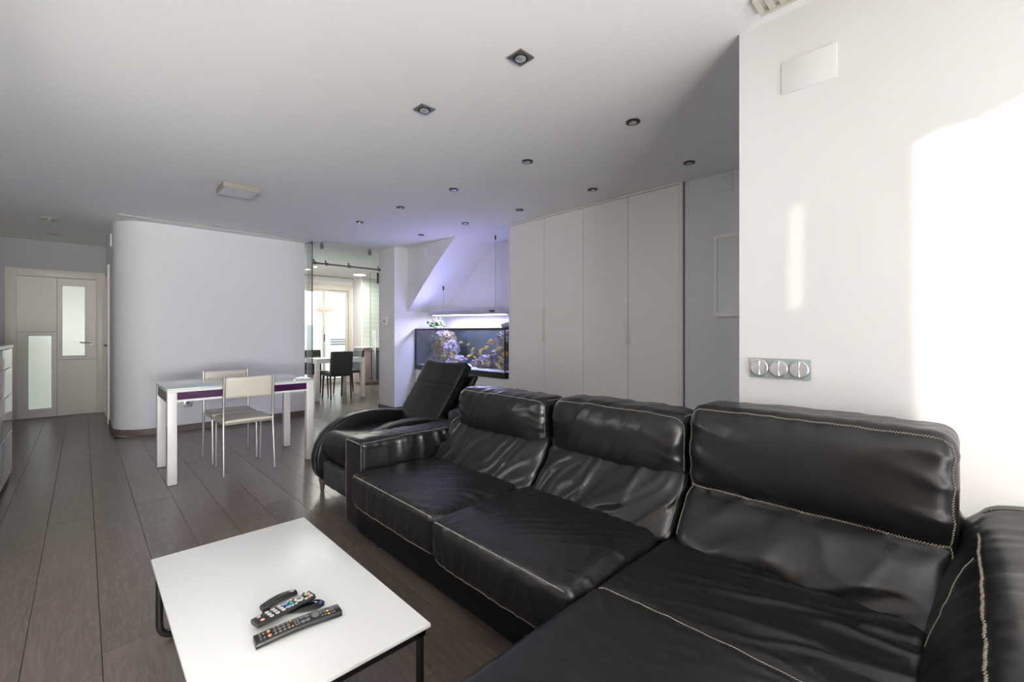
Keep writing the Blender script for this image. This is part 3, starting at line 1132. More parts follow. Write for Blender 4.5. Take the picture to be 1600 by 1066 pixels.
# long control in front
W = .050
r, L, top = remote('remote_control', 'longest black remote control lying nearest the front edge of the coffee table', (.345, 1.392), (.578, 1.372), W, .018, .018, TZ, bow=.006)
gr = []
for t in (.22, .27, .32, .37):
    gr += [(t, s, .0042, .0042) for s in (-.28, 0, .28)]
gr += [(t, s, .003, .003) for t in (.45, .48) for s in (-.3, -.1, .1, .3)]
gr += [(.06, s, .003, .004) for s in (-.25, 0, .25)] + [(.10, s, .003, .004) for s in (-.2, .2)]
gr += [(t, s, .003, .003) for t in (.76, .80, .88, .91) for s in (-.28, 0, .28)]
buttons(r, L, top, W, gr, 'buttons', 'dim_btn')
buttons(r, L, top, W, [(.53, -.22, .007, .007), (.53, .22, .007, .007), (.59, -.22, .007, .007), (.59, .22, .007, .007)], 'ring_buttons', 'grey_plastic')
buttons(r, L, top, W, [(.69, 0, .011, .014)], 'navigation_pad', 'grey_plastic')
buttons(r, L, top, W, [(.155, -.22, .005, .007)], 'power_button', 'red_btn')
buttons(r, L, top, W, [(.155, .20, .0045, .006), (.41, -.28, .003, .003), (.41, .28, .003, .003)], 'orange_buttons', 'orange_btn')
buttons(r, L, top, W, [(.84, -.32, .004, .004)], 'red_button', 'red_btn')
buttons(r, L, top, W, [(.84, .0, .004, .004)], 'yellow_button', 'yellow_btn')
buttons(r, L, top, W, [(.84, .30, .004, .004)], 'blue_button', 'deep_blue_btn')
# swooping control underneath
W2 = .052
tap = lambda t: (.86 + .22 * t) * math.sqrt(max(.12, 1 - (max(0, t - .82) / .18) ** 2))
r, L, top = remote('remote_control', 'black curved remote control lying under the one with pale buttons', (.398, 1.523), (.560, 1.447), W2, .010, .009, TZ, taper=tap, mat='black_gloss', bow=.002)
buttons(r, L, top, W2, [(t, s, .003, .003) for t in (.12, .2) for s in (.15, .35)] + [(t, .38, .003, .003) for t in (.3, .38, .46, .54)], 'buttons', 'dim_btn')
buttons(r, L, top, W2, [(.93, .05, .004, .012)], 'window', 'deep_blue_btn', h=.0008)
# pale-button control on top of it
W3 = .046
r, L, top = remote('remote_control', 'black remote control with pale buttons and red power key lying on top of another', (.362, 1.462), (.538, 1.498), W3, .015, .015, TZ + .0135, tilt=-.008)
pb = []
for t in (.24, .34, .44):
    pb += [(t, s, .0068, .0062) for s in (-.30, 0, .30)]
pb += [(.10, .28, .006, .006)]
pb += [(.60, -.33, .004, .004), (.60, .33, .004, .004), (.66, -.33, .005, .004), (.66, .36, .005, .005), (.84, -.36, .006, .004), (.84, .36, .006, .004)]
pb += [(.945, s, .005, .0055) for s in (-.3, 0, .3)]
buttons(r, L, top, W3, pb, 'buttons', 'white_btn')
buttons(r, L, top, W3, [(.10, -.24, .006, .006)], 'power_button', 'red_btn')
buttons(r, L, top, W3, [(.535, -.26, .010, .007), (.535, .26, .010, .007)], 'blue_buttons', 'blue_btn', stuff=False)
buttons(r, L, top, W3, [(.62, 0, .006, .007)], 'teal_button', 'teal_btn')
buttons(r, L, top, W3, [(.755, 0, .014, .017)], 'navigation_ring', 'white_btn')
buttons(r, L, top, W3, [(.755, 0, .007, .008)], 'navigation_key', 'grey_plastic', h=.0032)
for s, m in ((-.36, 'red_btn'), (-.12, 'green_btn'), (.12, 'yellow_btn'), (.36, 'deep_blue_btn')):
    buttons(r, L, top, W3, [(.90, s, .004, .004)], 'colour_button', m)
# small rounded control at the back
W4 = .034
r, L, top = remote('remote_control', 'small plain black rounded remote control at the back of the four', (.404, 1.552), (.512, 1.572), W4, .016, .016, TZ, bow=.006, round_=.007, taper=lambda t: .8 + .8 * t * (1 - t))
buttons(r, L, top, W4, [(.88, 0, .009, .009)], 'button', 'bulb')
mb = MB()
mb.tube([(t * L, -.006, top(t) + .0004) for t in [.1 + .7 * i / 10 for i in range(11)]], .0007, 4)
mb.build('groove', M['grey_plastic'], r)

# ------------------------------------------------------------------ dining table and chairs
dt = thing('dining_table', 'white extending dining table with teal glass top and purple apron', 'table', (1.02, 4.69, 0))
TX0, TX1, TY0, TY1 = .47, 1.575, 4.335, 5.055
box((TX0 - .008, TY0 - .008, .75), (TX1 + .008, TY1 + .008, .76)).build('tabletop', M['teal_glass'], dt, bevel=.002)
mb = MB()
for a, b in ((TX0, .985), (.989, TX1)):
    mb.box((a, TY0, .728), (b, TY0 + .03, .75)).box((a, TY1 - .03, .728), (b, TY1, .75))
mb.box((TX0, TY0 + .03, .728), (TX0 + .03, TY1 - .03, .75)).box((TX1 - .03, TY0 + .03, .728), (TX1, TY1 - .03, .75))
mb.build('top_rail', M['table_white'], dt, smooth=0)
for yy in (TY0 + .008, TY1 - .024):
    o = box((TX0 + .06, yy, .668), (TX1 - .06, yy + .016, .728)).build('apron', M['purple'], dt, label='purple lacquered apron panel')
    box((TX0 + .06, yy - .003, .652), (TX1 - .06, yy + .019, .668)).build('apron_trim', M['table_white'], o, smooth=0)
for xx in (TX0 + .004, TX1 - .022):
    box((xx, TY0 + .06, .645), (xx + .018, TY1 - .06, .728)).build('apron', M['apron_grey'], dt, label='grey end apron panel')
for xx in (TX0, TX1 - .062):
    for yy in (TY0, TY1 - .062):
        box((xx, yy, .002), (xx + .062, yy + .062, .728)).build('leg', M['table_white'], dt, bevel=.004)


def dining_chair():
    r = thing('dining_chair', '', 'chair', (0, 0, 0), 'dining chairs at the purple table')
    w = .188
    # x: width, y: +forward ; rear legs rise into the back posts
    for s in (-1, 1):
        MB().tube(bend([(s * (w + .006), -.025, .003), (s * w, .018, .45), (s * w, .008, .62), (s * w, -.012, .825)], .08), .0105, 10).build('rear_leg', M['alu'], r)
        MB().tube(bend([(s * .178, .365, .003), (s * .178, .350, .428), (s * .184, .02, .428)], .035), .010, 10).build('front_leg', M['alu'], r)
    for a_, b_ in ((.178, .345), (.184, .03)):
        MB().cyl((-a_, b_, .424), (a_, b_, .424), .009, 10).build('seat_rail', M['alu'], r)
    st = Soft((-.186, .0, .432), (.186, .375, .458), (.012, .02, .012), .02, lambda p, n: .004 * max(0, n.z) * (1 - (p.x / .19) ** 2))
    st.mb().build('seat', M['cream'], r, smooth=70)
    bk_ = Soft((-.180, -.006, .645), (.180, .012, .822), (.008, .008, .008), .02, None,
               lambda p: V((p.x, p.y - (p.z - .62) * .10 - .014 * (1 - (p.x / .19) ** 2) + .012, p.z)))
    bk_.mb().build('backrest', M['cream'], r, smooth=70)
    return r


c1 = dining_chair()
c1['label'] = 'cream dining chair on the near side of the purple table, its back turned'
c2 = copy_tree(c1)
c2['label'] = 'cream dining chair between the purple table and the curved wall'
c1.location = (1.03, 4.315, 0)
c2.location = (1.02, 5.125, 0)
c2.rotation_euler = (0, 0, math.pi)

# ------------------------------------------------------------------ sideboard at the left edge
sb = thing('sideboard', 'glossy white chest of drawers with dark edges at the left edge', 'cabinet', (-.66, 4.6, 0))
SX0, SX1, SY0, SY1 = -.895, -.43, 3.3, 5.64
box((SX0, SY0, .03), (SX1 - .02, SY1, 1.075)).build('carcass', M['grey_plastic'], sb, smooth=0)
box((SX0, SY0, 0), (SX1 - .03, SY1 - .01, .03)).build('plinth', M['black_plastic'], sb, smooth=0)
box((SX0, SY0 - .01, 1.075), (SX1 + .006, SY1 + .006, 1.10)).build('top', M['cab_top'], sb, bevel=.003)
for z0, z1 in ((.04, .380), (.386, .690), (.696, .912), (.918, 1.068)):
    for y0, y1 in ((SY0 + .005, 4.46), (4.465, SY1 - .018)):
        box((SX1 - .02, y0, z0), (SX1, y1, z1)).build('drawer_front', M['cab_white'], sb, bevel=.003)

# ------------------------------------------------------------------ wardrobe
wd = thing('wardrobe', 'tall white built-in wardrobe with four plain doors up to the ceiling', 'wardrobe', (3.98, 2.77, 0))
WX = 3.68
MB().box((WX + .022, 1.705, 0), (4.295, 3.835, 2.494)).build('carcass', M['wardrobe_dark'], wd, smooth=0)
MB().box((WX - .004, 1.70, 0), (WX + .03, 1.722, 2.498)).box((WX - .004, 3.822, 0), (WX + .03, 3.84, 2.498)).box((WX - .004, 1.722, 2.482), (WX + .03, 3.822, 2.498)).box((WX + .03, 3.822, 0), (4.296, 3.84, 2.498)).build('side_panel', M['wardrobe'], wd, smooth=0)
ys = [1.724, 2.222, 2.742, 3.277, 3.820]
for i in range(4):
    a, b = ys[i] + .002, ys[i + 1] - .002
    o = box((WX, a, .06), (WX + .02, b, 2.478)).build('door', M['wardrobe'], wd, bevel=.0015, seg=1)
    # handle strips sit along the meeting edges
    if i == 0:
        hb = (b - .026, b - .004)
    elif i == 1:
        hb = (a + .004, a + .030)
    elif i == 2:
        hb = (b - .020, b - .002)
    else:
        hb = (a + .004, a + .030)
    box((WX - .008, hb[0], 1.088), (WX + .002, hb[1], 1.482)).build('handle', M['handle_alu'], o, bevel=.002)
box((WX + .01, 1.722, 0), (WX + .022, 3.822, .058)).build('plinth', M['wardrobe'], wd, smooth=0)

# ------------------------------------------------------------------ aquarium, stand, contents, lamp
st = thing('aquarium_stand', 'low white cabinet standing under the aquarium', 'cabinet', (3.95, 4.97, 0))
box((3.74, 3.87, .08), (4.28, 6.0, .632)).build('carcass', M['white_lacquer'], st, smooth=0)
box((3.76, 3.88, 0), (4.28, 5.99, .08)).build('plinth', M['wardrobe_dark'], st, smooth=0)
for a, b in ((3.875, 4.575), (4.58, 5.28), (5.285, 5.995)):
    o = box((3.722, a, .085), (3.74, b, .628)).build('door', M['white_lacquer'], st, bevel=.002)
    MB().cyl((3.722, a + .06, .50), (3.702, a + .06, .50), .011, 12).build('knob', M['grey_plastic'], o)
AX0, AX1, AY0, AY1 = 3.715, 4.255, 3.95, 5.995
aq = thing('aquarium', 'long glass aquarium with black base and rim, full of rocks and fish', 'aquarium', (3.98, 4.97, .632))
MB().box((AX0 - .006, AY0 - .006, .632), (AX0 + .015, AY1, .705)).box((AX1 - .01, AY0 - .006, .632), (AX1 + .006, AY1, .705)).box((AX0, AY0 - .006, .632), (AX1, AY0 + .012, .705)).box((AX0, AY1 - .015, .632), (AX1, AY1, .705)).box((AX0, AY0, .632), (AX1, AY1, .645)).build('base_trim', M['tank_black'], aq, smooth=0)
MB().box((AX0 - .004, AY0 - .004, 1.235), (AX0 + .018, AY1, 1.262)).box((AX1 - .018, AY0 - .004, 1.235), (AX1 + .004, AY1, 1.262)).box((AX0 + .018, AY0 - .004, 1.235), (AX1 - .018, AY0 + .018, 1.262)).box((AX0 + .018, AY1 - .018, 1.235), (AX1 - .018, AY1, 1.262)).build('top_rim', M['tank_black'], aq, smooth=0)
g_ = .01
box((AX0, AY0, .645), (AX0 + g_, AY1, 1.235)).build('glass_panel', M['tank_glass'], aq, smooth=0)
box((AX0 + g_, AY0, .645), (AX1, AY0 + g_, 1.235)).build('glass_panel', M['tank_glass'], aq, smooth=0)
box((AX0 + g_, AY1 - g_, .645), (AX1, AY1, 1.235)).build('end_panel', M['tank_back'], aq, smooth=0, label='dark blue-green end panel')
box((AX1 - g_, AY0 + g_, .645), (AX1, AY1 - g_, 1.235)).build('back_panel', M['tank_back'], aq, smooth=0, label='dark blue-green back panel')
for a_, b_ in ((AY0 - .001, AY0 + .010), (AY1 - .012, AY1)):
    box((AX0 - .001, a_, .70), (AX0 + .010, b_, 1.236)).build('corner_seal', M['tank_black'], aq, smooth=0)
box((AX0 + .012, AY0 + .012, .70), (AX1 - .012, AY1 - .012, 1.222)).build('water', M['water'], aq, smooth=0)
# sand bed
nx, ny = 14, 60
vs = [(AX0 + .014 + (AX1 - AX0 - .028) * i / nx, AY0 + .014 + (AY1 - AY0 - .028) * j / ny, .705 + .012 * N3(i * .5, j * .35) + .02 * i / nx) for i in range(nx + 1) for j in range(ny + 1)]
fs = [(i * (ny + 1) + j, i * (ny + 1) + j + 1, (i + 1) * (ny + 1) + j + 1, (i + 1) * (ny + 1) + j) for i in range(nx) for j in range(ny)]
o = MB().add(vs, fs).build('gravel', M['gravel'], aq)
o['kind'] = 'stuff'
o['label'] = 'pale sand bed'


def rock(c, r, m, label, group, seed):
    def fn(co):
        p = V(co) * 1.6 + V((seed * 3.1, seed * 1.7, seed))
        return 1 + .30 * noise.noise(p) + .34 * abs(noise.noise(p * 2.4)) + .22 * noise.noise(p * 5) + .13 * noise.noise(p * 11)
    c = V(c)
    mb_ = MB().sphere(c, r, 4, fn)
    o_ = mb_.build('aquarium_rock', M[m], smooth=50, loc=(c.x, c.y, c.z - r[2]))
    return tag(o_, label, 'rock', group)


gl_, gr_ = 'rocks of the left pillar in the aquarium', 'rocks of the right heap in the aquarium'
LL = ['mauve craggy rock at the outer foot', 'grey craggy rock at the middle of the foot', 'brown craggy rock in the middle', 'grey craggy rock bulging at the inner side', 'mauve craggy rock at the outer top', 'low grey craggy rock at the inner foot', 'brown craggy rock at the inner top']
LR_ = ['grey craggy rock on the inner slope', 'mauve craggy rock at the centre', 'grey craggy rock at the front foot', 'brown craggy rock at the shoulder', 'large brown craggy rock at the outer end', 'low mauve craggy rock at the inner foot', 'low grey craggy rock at the outer foot']
for i, (y, z, ry, rz, m) in enumerate([(5.78, .82, .17, .13, 'rock_mauve'), (5.52, .80, .16, .11, 'rock_grey'), (5.70, 1.00, .19, .13, 'rock_brown'), (5.44, .96, .10, .12, 'rock_grey'),
                                       (5.72, 1.15, .17, .09, 'rock_mauve'), (5.30, .78, .12, .07, 'rock_grey'), (5.54, 1.12, .08, .08, 'rock_brown')]):
    rock((4.02 - .03 * (i % 2), y, z), (.13, ry, rz), m, LL[i] + ' of the left pillar in the aquarium', gl_, i + 1)
for i, (y, z, ry, rz, m) in enumerate([(4.62, .79, .14, .09, 'rock_grey'), (4.42, .86, .13, .12, 'rock_mauve'), (4.20, .80, .13, .10, 'rock_grey'), (4.27, .98, .12, .11, 'rock_brown'),
                                       (4.08, .92, .11, .14, 'rock_brown'), (4.82, .76, .12, .06, 'rock_mauve'), (4.05, .77, .11, .07, 'rock_grey')]):
    rock((4.03 + .04 * (i % 2), y, z), (.13, ry, rz), m, LR_[i] + ' of the right heap in the aquarium', gr_, i + 11)
for i, (y, z, ry, rz, m) in enumerate([(4.12, 1.14, .14, .085, 'rock_brown'), (4.30, 1.13, .10, .08, 'rock_mauve')]):
    rock((4.06, y, z), (.12, ry, rz), m, ['brown craggy rock at the top of the right heap in aquarium', 'mauve craggy rock jutting left at the top of right aquarium heap'][i], None, i + 31)
# water pump
pm = thing('aquarium_pump', 'black water pump with green knob inside the right end of aquarium', 'pump', (3.85, 4.02, .95))
box((3.80, 3.975, .93), (3.92, 4.07, 1.13)).build('housing', M['black_plastic'], pm, bevel=.012)
MB().cyl((3.86, 4.02, 1.13), (3.86, 4.02, 1.222), .02, 12).build('pipe', M['black_plastic'], pm)
MB().tube([(3.795, 3.985, 1.085), (3.79, 4.02, 1.10), (3.795, 4.06, 1.09)], .010, 8).build('knob', mk('green_knob', (.02, .45, .08), .4), pm)


def fish_proto(m):
    r_ = thing('aquarium_fish', '', 'fish', (0, 0, 0))
    mb_ = MB()
    prof_ = [(.002, .5), (.05, .46), (.10, .36), (.145, .2), (.155, .05), (.13, -.12), (.085, -.28), (.045, -.36), (.03, -.40)]
    mb_.lathe(prof_, (0, 0, 0), 12, 'y')
    mb_.v = [V((p.x * .55, p.y, p.z * 1.05)) for p in mb_.v]
    mb_.build('body', M[m], r_, smooth=60)
    MB().prism([(-.38, .03), (-.56, .13), (-.53, 0), (-.56, -.13), (-.38, -.03)], 'x', -.008, .008).build('tail_fin', M[m], r_, smooth=0)
    MB().prism([(.25, .13), (.15, .21), (-.15, .20), (-.32, .14), (-.25, .09), (.1, .15)], 'x', -.008, .008).build('dorsal_fin', M[m], r_, smooth=0)
    MB().prism([(.0, -.13), (-.1, -.22), (-.26, -.16), (-.25, -.09)], 'x', -.008, .008).build('anal_fin', M[m], r_, smooth=0)
    MB().sphere((.06, .40, .02), .022, 1).sphere((-.06, .40, .02), .022, 1).build('eyes', M['black_plastic'], r_)
    return r_


ORD = 'first second third fourth fifth sixth seventh eighth ninth tenth eleventh twelfth thirteenth fourteenth fifteenth sixteenth'.split()
fish = [  # y, z, x, length, heading (1 = towards +Y), pitch degrees, kind
    (5.41, 1.045, 3.80, .09, 1, -55, 'y'), (5.33, .865, 3.80, .11, -1, 8, 'y'), (5.18, .885, 3.82, .12, 1, 25, 'y'), (5.02, 1.06, 3.86, .10, -1, 5, 'p'),
    (4.83, 1.035, 3.84, .09, 1, -20, 'y'), (4.72, .97, 3.83, .10, -1, 35, 'y'), (4.80, .90, 3.88, .10, 1, -40, 'p'), (4.56, .95, 3.84, .13, -1, 40, 'y'),
    (4.47, 1.00, 3.86, .12, -1, 15, 'y'), (4.52, .93, 3.80, .11, 1, 50, 'y'), (5.05, .82, 3.80, .10, 1, 10, 'y'), (4.62, .80, 3.80, .10, -1, 45, 'y'),
    (4.47, .79, 3.80, .08, 1, -20, 'y'), (4.36, .80, 3.80, .09, -1, 30, 'y'), (4.19, .99, 3.83, .15, 1, -15, 'p'), (4.32, 1.09, 3.82, .14, 1, -12, 'o'),
    (4.12, .865, 3.80, .13, 1, 40, 'y'), (4.16, .775, 3.80, .14, 1, 32, 'y'), (4.03, .93, 3.80, .16, 1, -12, 'o'), (4.50, 1.06, 3.95, .12, 1, 5, 'p'),
    (4.92, .87, 3.92, .09, -1, 12, 'y'), (4.68, .86, 3.84, .09, 1, 20, 'y')]
protos = {}
for (y, z, x, L, hd_, pit, kk) in fish:
    if kk not in protos:
        o = protos[kk] = fish_proto({'y': 'fish_yellow', 'p': 'fish_pale', 'o': 'fish_orange'}[kk])
    else:
        o = copy_tree(protos[kk])
    o.location = (x, y, z)
    o.scale = (L, L, L)
    o.rotation_euler = (math.radians(pit), 0, 0 if hd_ > 0 else math.pi)
    if kk == 'y':
        rank = sorted([-f[0] - f[1] * .01 for f in fish if f[6] == 'y']).index(-y - z * .01)
        tag(o, 'small yellow aquarium fish, %s from the left among the yellow ones' % ORD[rank], 'fish', 'yellow fish in the aquarium')
    elif kk == 'p':
        rank = sorted([-f[0] for f in fish if f[6] == 'p']).index(-y)
        tag(o, 'dull olive-yellow aquarium fish, %s from the left among the olive ones' % ORD[rank], 'fish', 'olive fish in the aquarium')
    else:
        tag(o, 'orange fish swimming above the right rock heap in the aquarium' if z > 1 else 'long orange fish behind the right corner of the aquarium glass', 'fish')

# things on the rim
pl = thing('succulent_plant', 'small succulent with dark twigs standing on the left of the aquarium', 'plant', (3.95, 5.72, 1.262))
MB().lathe([(.05, 1.256), (.07, 1.29), (.065, 1.30), (.03, 1.30)], (3.95, 5.72, 0), 14).build('pot', M['white_plastic'], pl)
box((3.73, 5.55, 1.262), (4.2, 5.9, 1.266)).build('glass_lid', M['tank_glass'], pl, smooth=0)
lf, tw_ = MB(), MB()
for q in range(20):
    a, b = rnd.uniform(0, 6.28), rnd.uniform(.0, .9)
    L = rnd.uniform(.05, .13)
    d = V((math.cos(a) * math.cos(b), math.sin(a) * math.cos(b) * 1.4, math.sin(b)))
    lf.sphere(V((3.93, 5.74, 1.30)) + d * L, (.026, .034, .024), 1)
for q in range(9):
    a = rnd.uniform(-1.0, .7)
    L = rnd.uniform(.13, .21)
    tw_.cone((3.93, 5.68, 1.28), (3.93 + rnd.uniform(-.05, .05), 5.68 + math.sin(a) * L * -1.0, 1.28 + math.cos(a) * L), .010, .003, 6)
lf.build('leaves', M['leaf'], pl)
tw_.build('twigs', M['twig'], pl)
fl = thing('aquarium_filter', 'small pale grey filter head on the right end of the aquarium rim', 'filter', (3.9, 4.05, 1.262))
MB().cyl((3.86, 3.98, 1.30), (3.86, 4.10, 1.30), .042, 16).cyl((3.86, 4.10, 1.295), (3.86, 4.15, 1.295), .032, 16).build('housing', M['lamp_body'], fl, bevel=.004)
box((3.80, 3.99, 1.255), (3.95, 4.09, 1.27)).build('clamp', M['grey_plastic'], fl, bevel=.003)
mb = MB()
for q in range(7):
    a = q * .9
    mb.sphere((3.87 + .03 * math.cos(a), 3.98 + .035 * math.sin(a), 1.355 + .01 * (q % 2)), (.022, .022, .012), 1)
fw = thing('flower', 'small pale yellow flower beside the filter above the aquarium', 'flower', (3.87, 3.98, 1.34))
mb.build('petals', M['leaf_pale'], fw)
MB().tube([(3.87, 3.98, 1.34), (3.88, 3.985, 1.352)], .006, 6).build('stem', M['leaf'], fw)

# hanging lamp
hl = thing('pendant_light', 'long slim pendant light glowing over the aquarium on two wires', 'lamp', (3.95, 5.0, 1.46))
LY0, LY1 = 4.16, 5.84
vs, fs = [], []
nn = 28
ring = 12
for i in range(nn + 1):
    t = i / nn
    y = LY0 + (LY1 - LY0) * t
    e = min(1, min(t, 1 - t) / .16)
    sc_ = math.sqrt(max(0.03, 1 - (1 - e) ** 2))
    wx = .13 * (.55 + .45 * sc_)
    hz = .10 * sc_
    for q in range(ring + 1):
        a = math.pi * q / ring
        vs.append((3.95 + wx * math.cos(a), y, 1.455 + (t - .5) * .03 + hz * max(0, math.sin(a)) ** .55))
R1 = ring + 1
for i in range(nn):
    for q in range(ring):
        fs.append((i * R1 + q, i * R1 + q + 1, (i + 1) * R1 + q + 1, (i + 1) * R1 + q))
    fs.append((i * R1 + ring, i * R1, (i + 1) * R1, (i + 1) * R1 + ring))
fs.append(tuple(range(R1)))
fs.append(tuple(nn * R1 + q for q in range(R1)))
MB().add(vs, fs).build('housing', M['lamp_body'], hl, smooth=50)
dv = []
for i in range(17):
    t = i / 16
    y = LY0 + .05 + (LY1 - LY0 - .1) * t
    w = .105 * (1 if 0 < i < 16 else .6)
    w *= .75
    dv += [(3.95 - w, y, 1.449 + (t - .5) * .03), (3.95 + w, y, 1.449 + (t - .5) * .03), (3.95 + w, y, 1.458 + (t - .5) * .03), (3.95 - w, y, 1.458 + (t - .5) * .03)]
df = []
for i in range(16):
    for q in range(4):
        df.append((i * 4 + q, i * 4 + (q + 1) % 4, (i + 1) * 4 + (q + 1) % 4, (i + 1) * 4 + q))
df += [(0, 1, 2, 3), (64, 65, 66, 67)]
MB().add(dv, df).build('diffuser', M['lamp_glow'], hl, smooth=0, label='glowing white diffuser')
box((3.80, 4.27, 1.475), (3.832, 4.345, 1.495)).build('display', M['black_plastic'], hl, bevel=.002)
for yy, zt in ((5.57, 1.905), (4.386, 2.5)):
    o = MB().cyl((3.95, yy, 1.50), (3.95, yy, zt - .03), .0022, 6).build('wire', M['grey_metal'], hl)
    MB().cyl((3.95, yy, zt - .05), (3.95, yy, zt + .004), .011, 12).cyl((3.95, yy, zt - .06), (3.95, yy, zt - .05), .007, 10).build('ceiling_hook', M['dark_metal'], o)
lamp('aquarium_lamp_down', 'AREA', (3.95, 5.0, 1.44), (0, 0, -1), 22, (.52, .52, 1.0), parent=hl, shape='RECTANGLE', size=.18, size_y=1.5)
lamp('aquarium_fill_up', 'AREA', (3.93, 5.0, 1.58), (0, 0, 1), 1.2, (.36, .36, 1.0), parent=hl, shape='RECTANGLE', size=.2, size_y=1.5)  # added uplight, stands in for bounce off the water onto the soffit

lamp('aquarium_fill_side', 'AREA', (3.80, 5.0, 1.52), (-1, 0, .6), 5, (.42, .42, 1.0), parent=hl, shape='RECTANGLE', size=1.5, size_y=.06)  # added violet fill for the ceiling and curved wall

# ------------------------------------------------------------------ glass partition to the kitchen
gp = thing('glass_partition', 'clear glass partition with steel rail and sliding leaf at the kitchen opening', 'partition', (2.85, 6.5, 0))
GY = 6.47
MB().box((2.327, GY, .004), (2.337, 6.698, 2.498)).build('side_panel', M['clear'], gp, smooth=0)
MB().box((2.325, GY - .003, .004), (2.339, GY, 2.498)).box((2.325, GY, 2.49), (2.339, 6.698, 2.499)).build('panel_edge', M['glass_edge_dark'], gp, smooth=0)
MB().box((2.339, GY, 2.235), (3.365, GY + .01, 2.498)).build('transom_panel', M['clear'], gp, smooth=0)
MB().cyl((2.34, GY - .03, 2.19), (3.36, GY - .03, 2.19), .0125, 14).build('rail', M['grey_metal'], gp)
for x in (2.355, 2.52, 2.86, 3.335):
    MB().cyl((x - .02, GY - .03, 2.19), (x + .02, GY - .03, 2.19), .022, 16).cyl((x, GY - .03, 2.19), (x, GY + .012, 2.245), .010, 10).build('rail_clamp', M['grey_metal'], gp)
for x in (2.46, 3.19):
    MB().cyl((x, GY - .02, 2.40), (x, GY - .02, 2.47), .022, 14).cyl((x, GY - .02, 2.47), (x, GY - .02, 2.50), .012, 10).cyl((x, GY - .03, 2.43), (x, GY + .014, 2.43), .012, 10).build('ceiling_clamp', M['grey_metal'], gp)
sp = MB().box((3.235, GY + .05, .012), (4.1, GY + .058, 2.16)).build('sliding_panel', M['clear'], gp, smooth=0)
sp.location.x += 0
MB().box((3.234, GY + .049, .012), (3.237, GY + .059, 2.16)).build('panel_edge', M['glass_edge'], sp, smooth=0)
for yy in (GY + .022, GY + .086):
    MB().cyl((3.30, yy, .44), (3.30, yy, 1.235), .0095, 12).build('handle', M['chrome'], sp)
mb = MB()
for z in (.62, 1.10):
    mb.cyl((3.30, GY + .02, z), (3.30, GY + .088, z), .008, 10)
mb.build('handle_fixing', M['grey_metal'], sp)
MB().box((3.34, GY + .03, 1.98), (3.368, GY + .048, 2.15)).build('door_hanger', M['dark_metal'], gp, bevel=.003)

# ------------------------------------------------------------------ kitchen furniture
kt = thing('kitchen_table', 'white glass kitchen table standing beyond the glass partition', 'table', (3.34, 8.3, 0))
KX0, KX1, KY0, KY1 = 2.89, 3.80, 7.86, 8.75
box((KX0, KY0, .725), (KX1, KY1, .74)).build('tabletop', mk('kitchen_glass_top', (.62, .70, .66), .06, coat=.4), kt, bevel=.002)
mb = MB()
mb.box((KX0 + .01, KY0 + .01, .66), (KX1 - .01, KY0 + .03, .725)).box((KX0 + .01, KY1 - .03, .66), (KX1 - .01, KY1 - .01, .725)).box((KX0 + .01, KY0 + .03, .66), (KX0 + .03, KY1 - .03, .725)).box((KX1 - .03, KY0 + .03, .66), (KX1 - .01, KY1 - .03, .725))
mb.build('apron', M['table_white'], kt, smooth=0)
for x in (KX0 + .005, KX1 - .075):
    for y in (KY0 + .005, KY1 - .075):
        box((x, y, .001), (x + .07, y + .07, .725)).build('leg', M['table_white'], kt, bevel=.004)


def kitchen_chair():
    r_ = thing('kitchen_chair', '', 'chair', (0, 0, 0), 'black kitchen chairs')
    for s in (-1, 1):
        MB().cone((s * .185, -.01, 0), (s * .185, .02, .46), .012, .018, 10).build('leg', M['black_leather_chair'], r_)
        MB().cone((s * .18, .39, 0), (s * .175, .36, .43), .012, .018, 10).build('leg', M['black_leather_chair'], r_)
    Soft((-.205, .0, .415), (.205, .41, .47), (.02, .02, .02), .03, lambda p, n: .008 * max(0, n.z) * (1 - (p.x / .21) ** 2)).mb().build('seat', M['black_leather_chair'], r_, smooth=70)
    Soft((-.205, -.02, .415), (.205, .025, .865), (.02, .018, .02), .03, None,
         lambda p: V((p.x, p.y - max(0, p.z - .45) * .12 - .02 * (1 - (p.x / .21) ** 2), p.z))).mb().build('backrest', M['black_leather_chair'], r_, smooth=70)
    return r_


k1 = kitchen_chair()
k2, k3 = copy_tree(k1), copy_tree(k1)
k1['label'] = 'black kitchen chair on the near side of the kitchen table, its back turned'
k2['label'] = 'black kitchen chair on the window side of the kitchen table'
k3['label'] = 'black kitchen chair on the counter side of the kitchen table, seen edge-on'
k1.location = (3.335, 7.86, 0)
k2.location = (3.17, 8.87, 0)
k2.rotation_euler = (0, 0, math.pi)
k3.location = (3.92, 8.49, 0)
k3.rotation_euler = (0, 0, math.pi / 2)

kc = thing('kitchen_counter', 'mauve kitchen base cabinet with pale worktop under the tiles', 'cabinet', (5.0, 9.7, 0))
box((4.56, 9.50, .06), (6.9, 10.0, .84)).build('carcass', M['mauve'], kc, smooth=0)
box((4.60, 9.54, 0), (6.9, 10.0, .06)).build('plinth', M['wardrobe_dark'], kc, smooth=0)
box((4.53, 9.46, .84), (6.9, 10.0, .875)).build('worktop', M['worktop'], kc, bevel=.004)
for a, b in ((4.575, 4.99), (5.0, 5.5), (5.51, 6.0)):
    box((a, 9.482, .08), (b, 9.50, .825)).build('door', M['mauve'], kc, bevel=.002)
rd = thing('towel_radiator', 'dark vertical tube radiator in front of the mauve kitchen cabinet', 'radiator', (4.72, 9.35, .1))
mb = MB()
for i in range(6):
    o = MB().cyl((4.66 + i * .055, 9.36, .14), (4.66 + i * .055, 9.36, .80), .019, 10).build('tube', M['radiator'], rd)
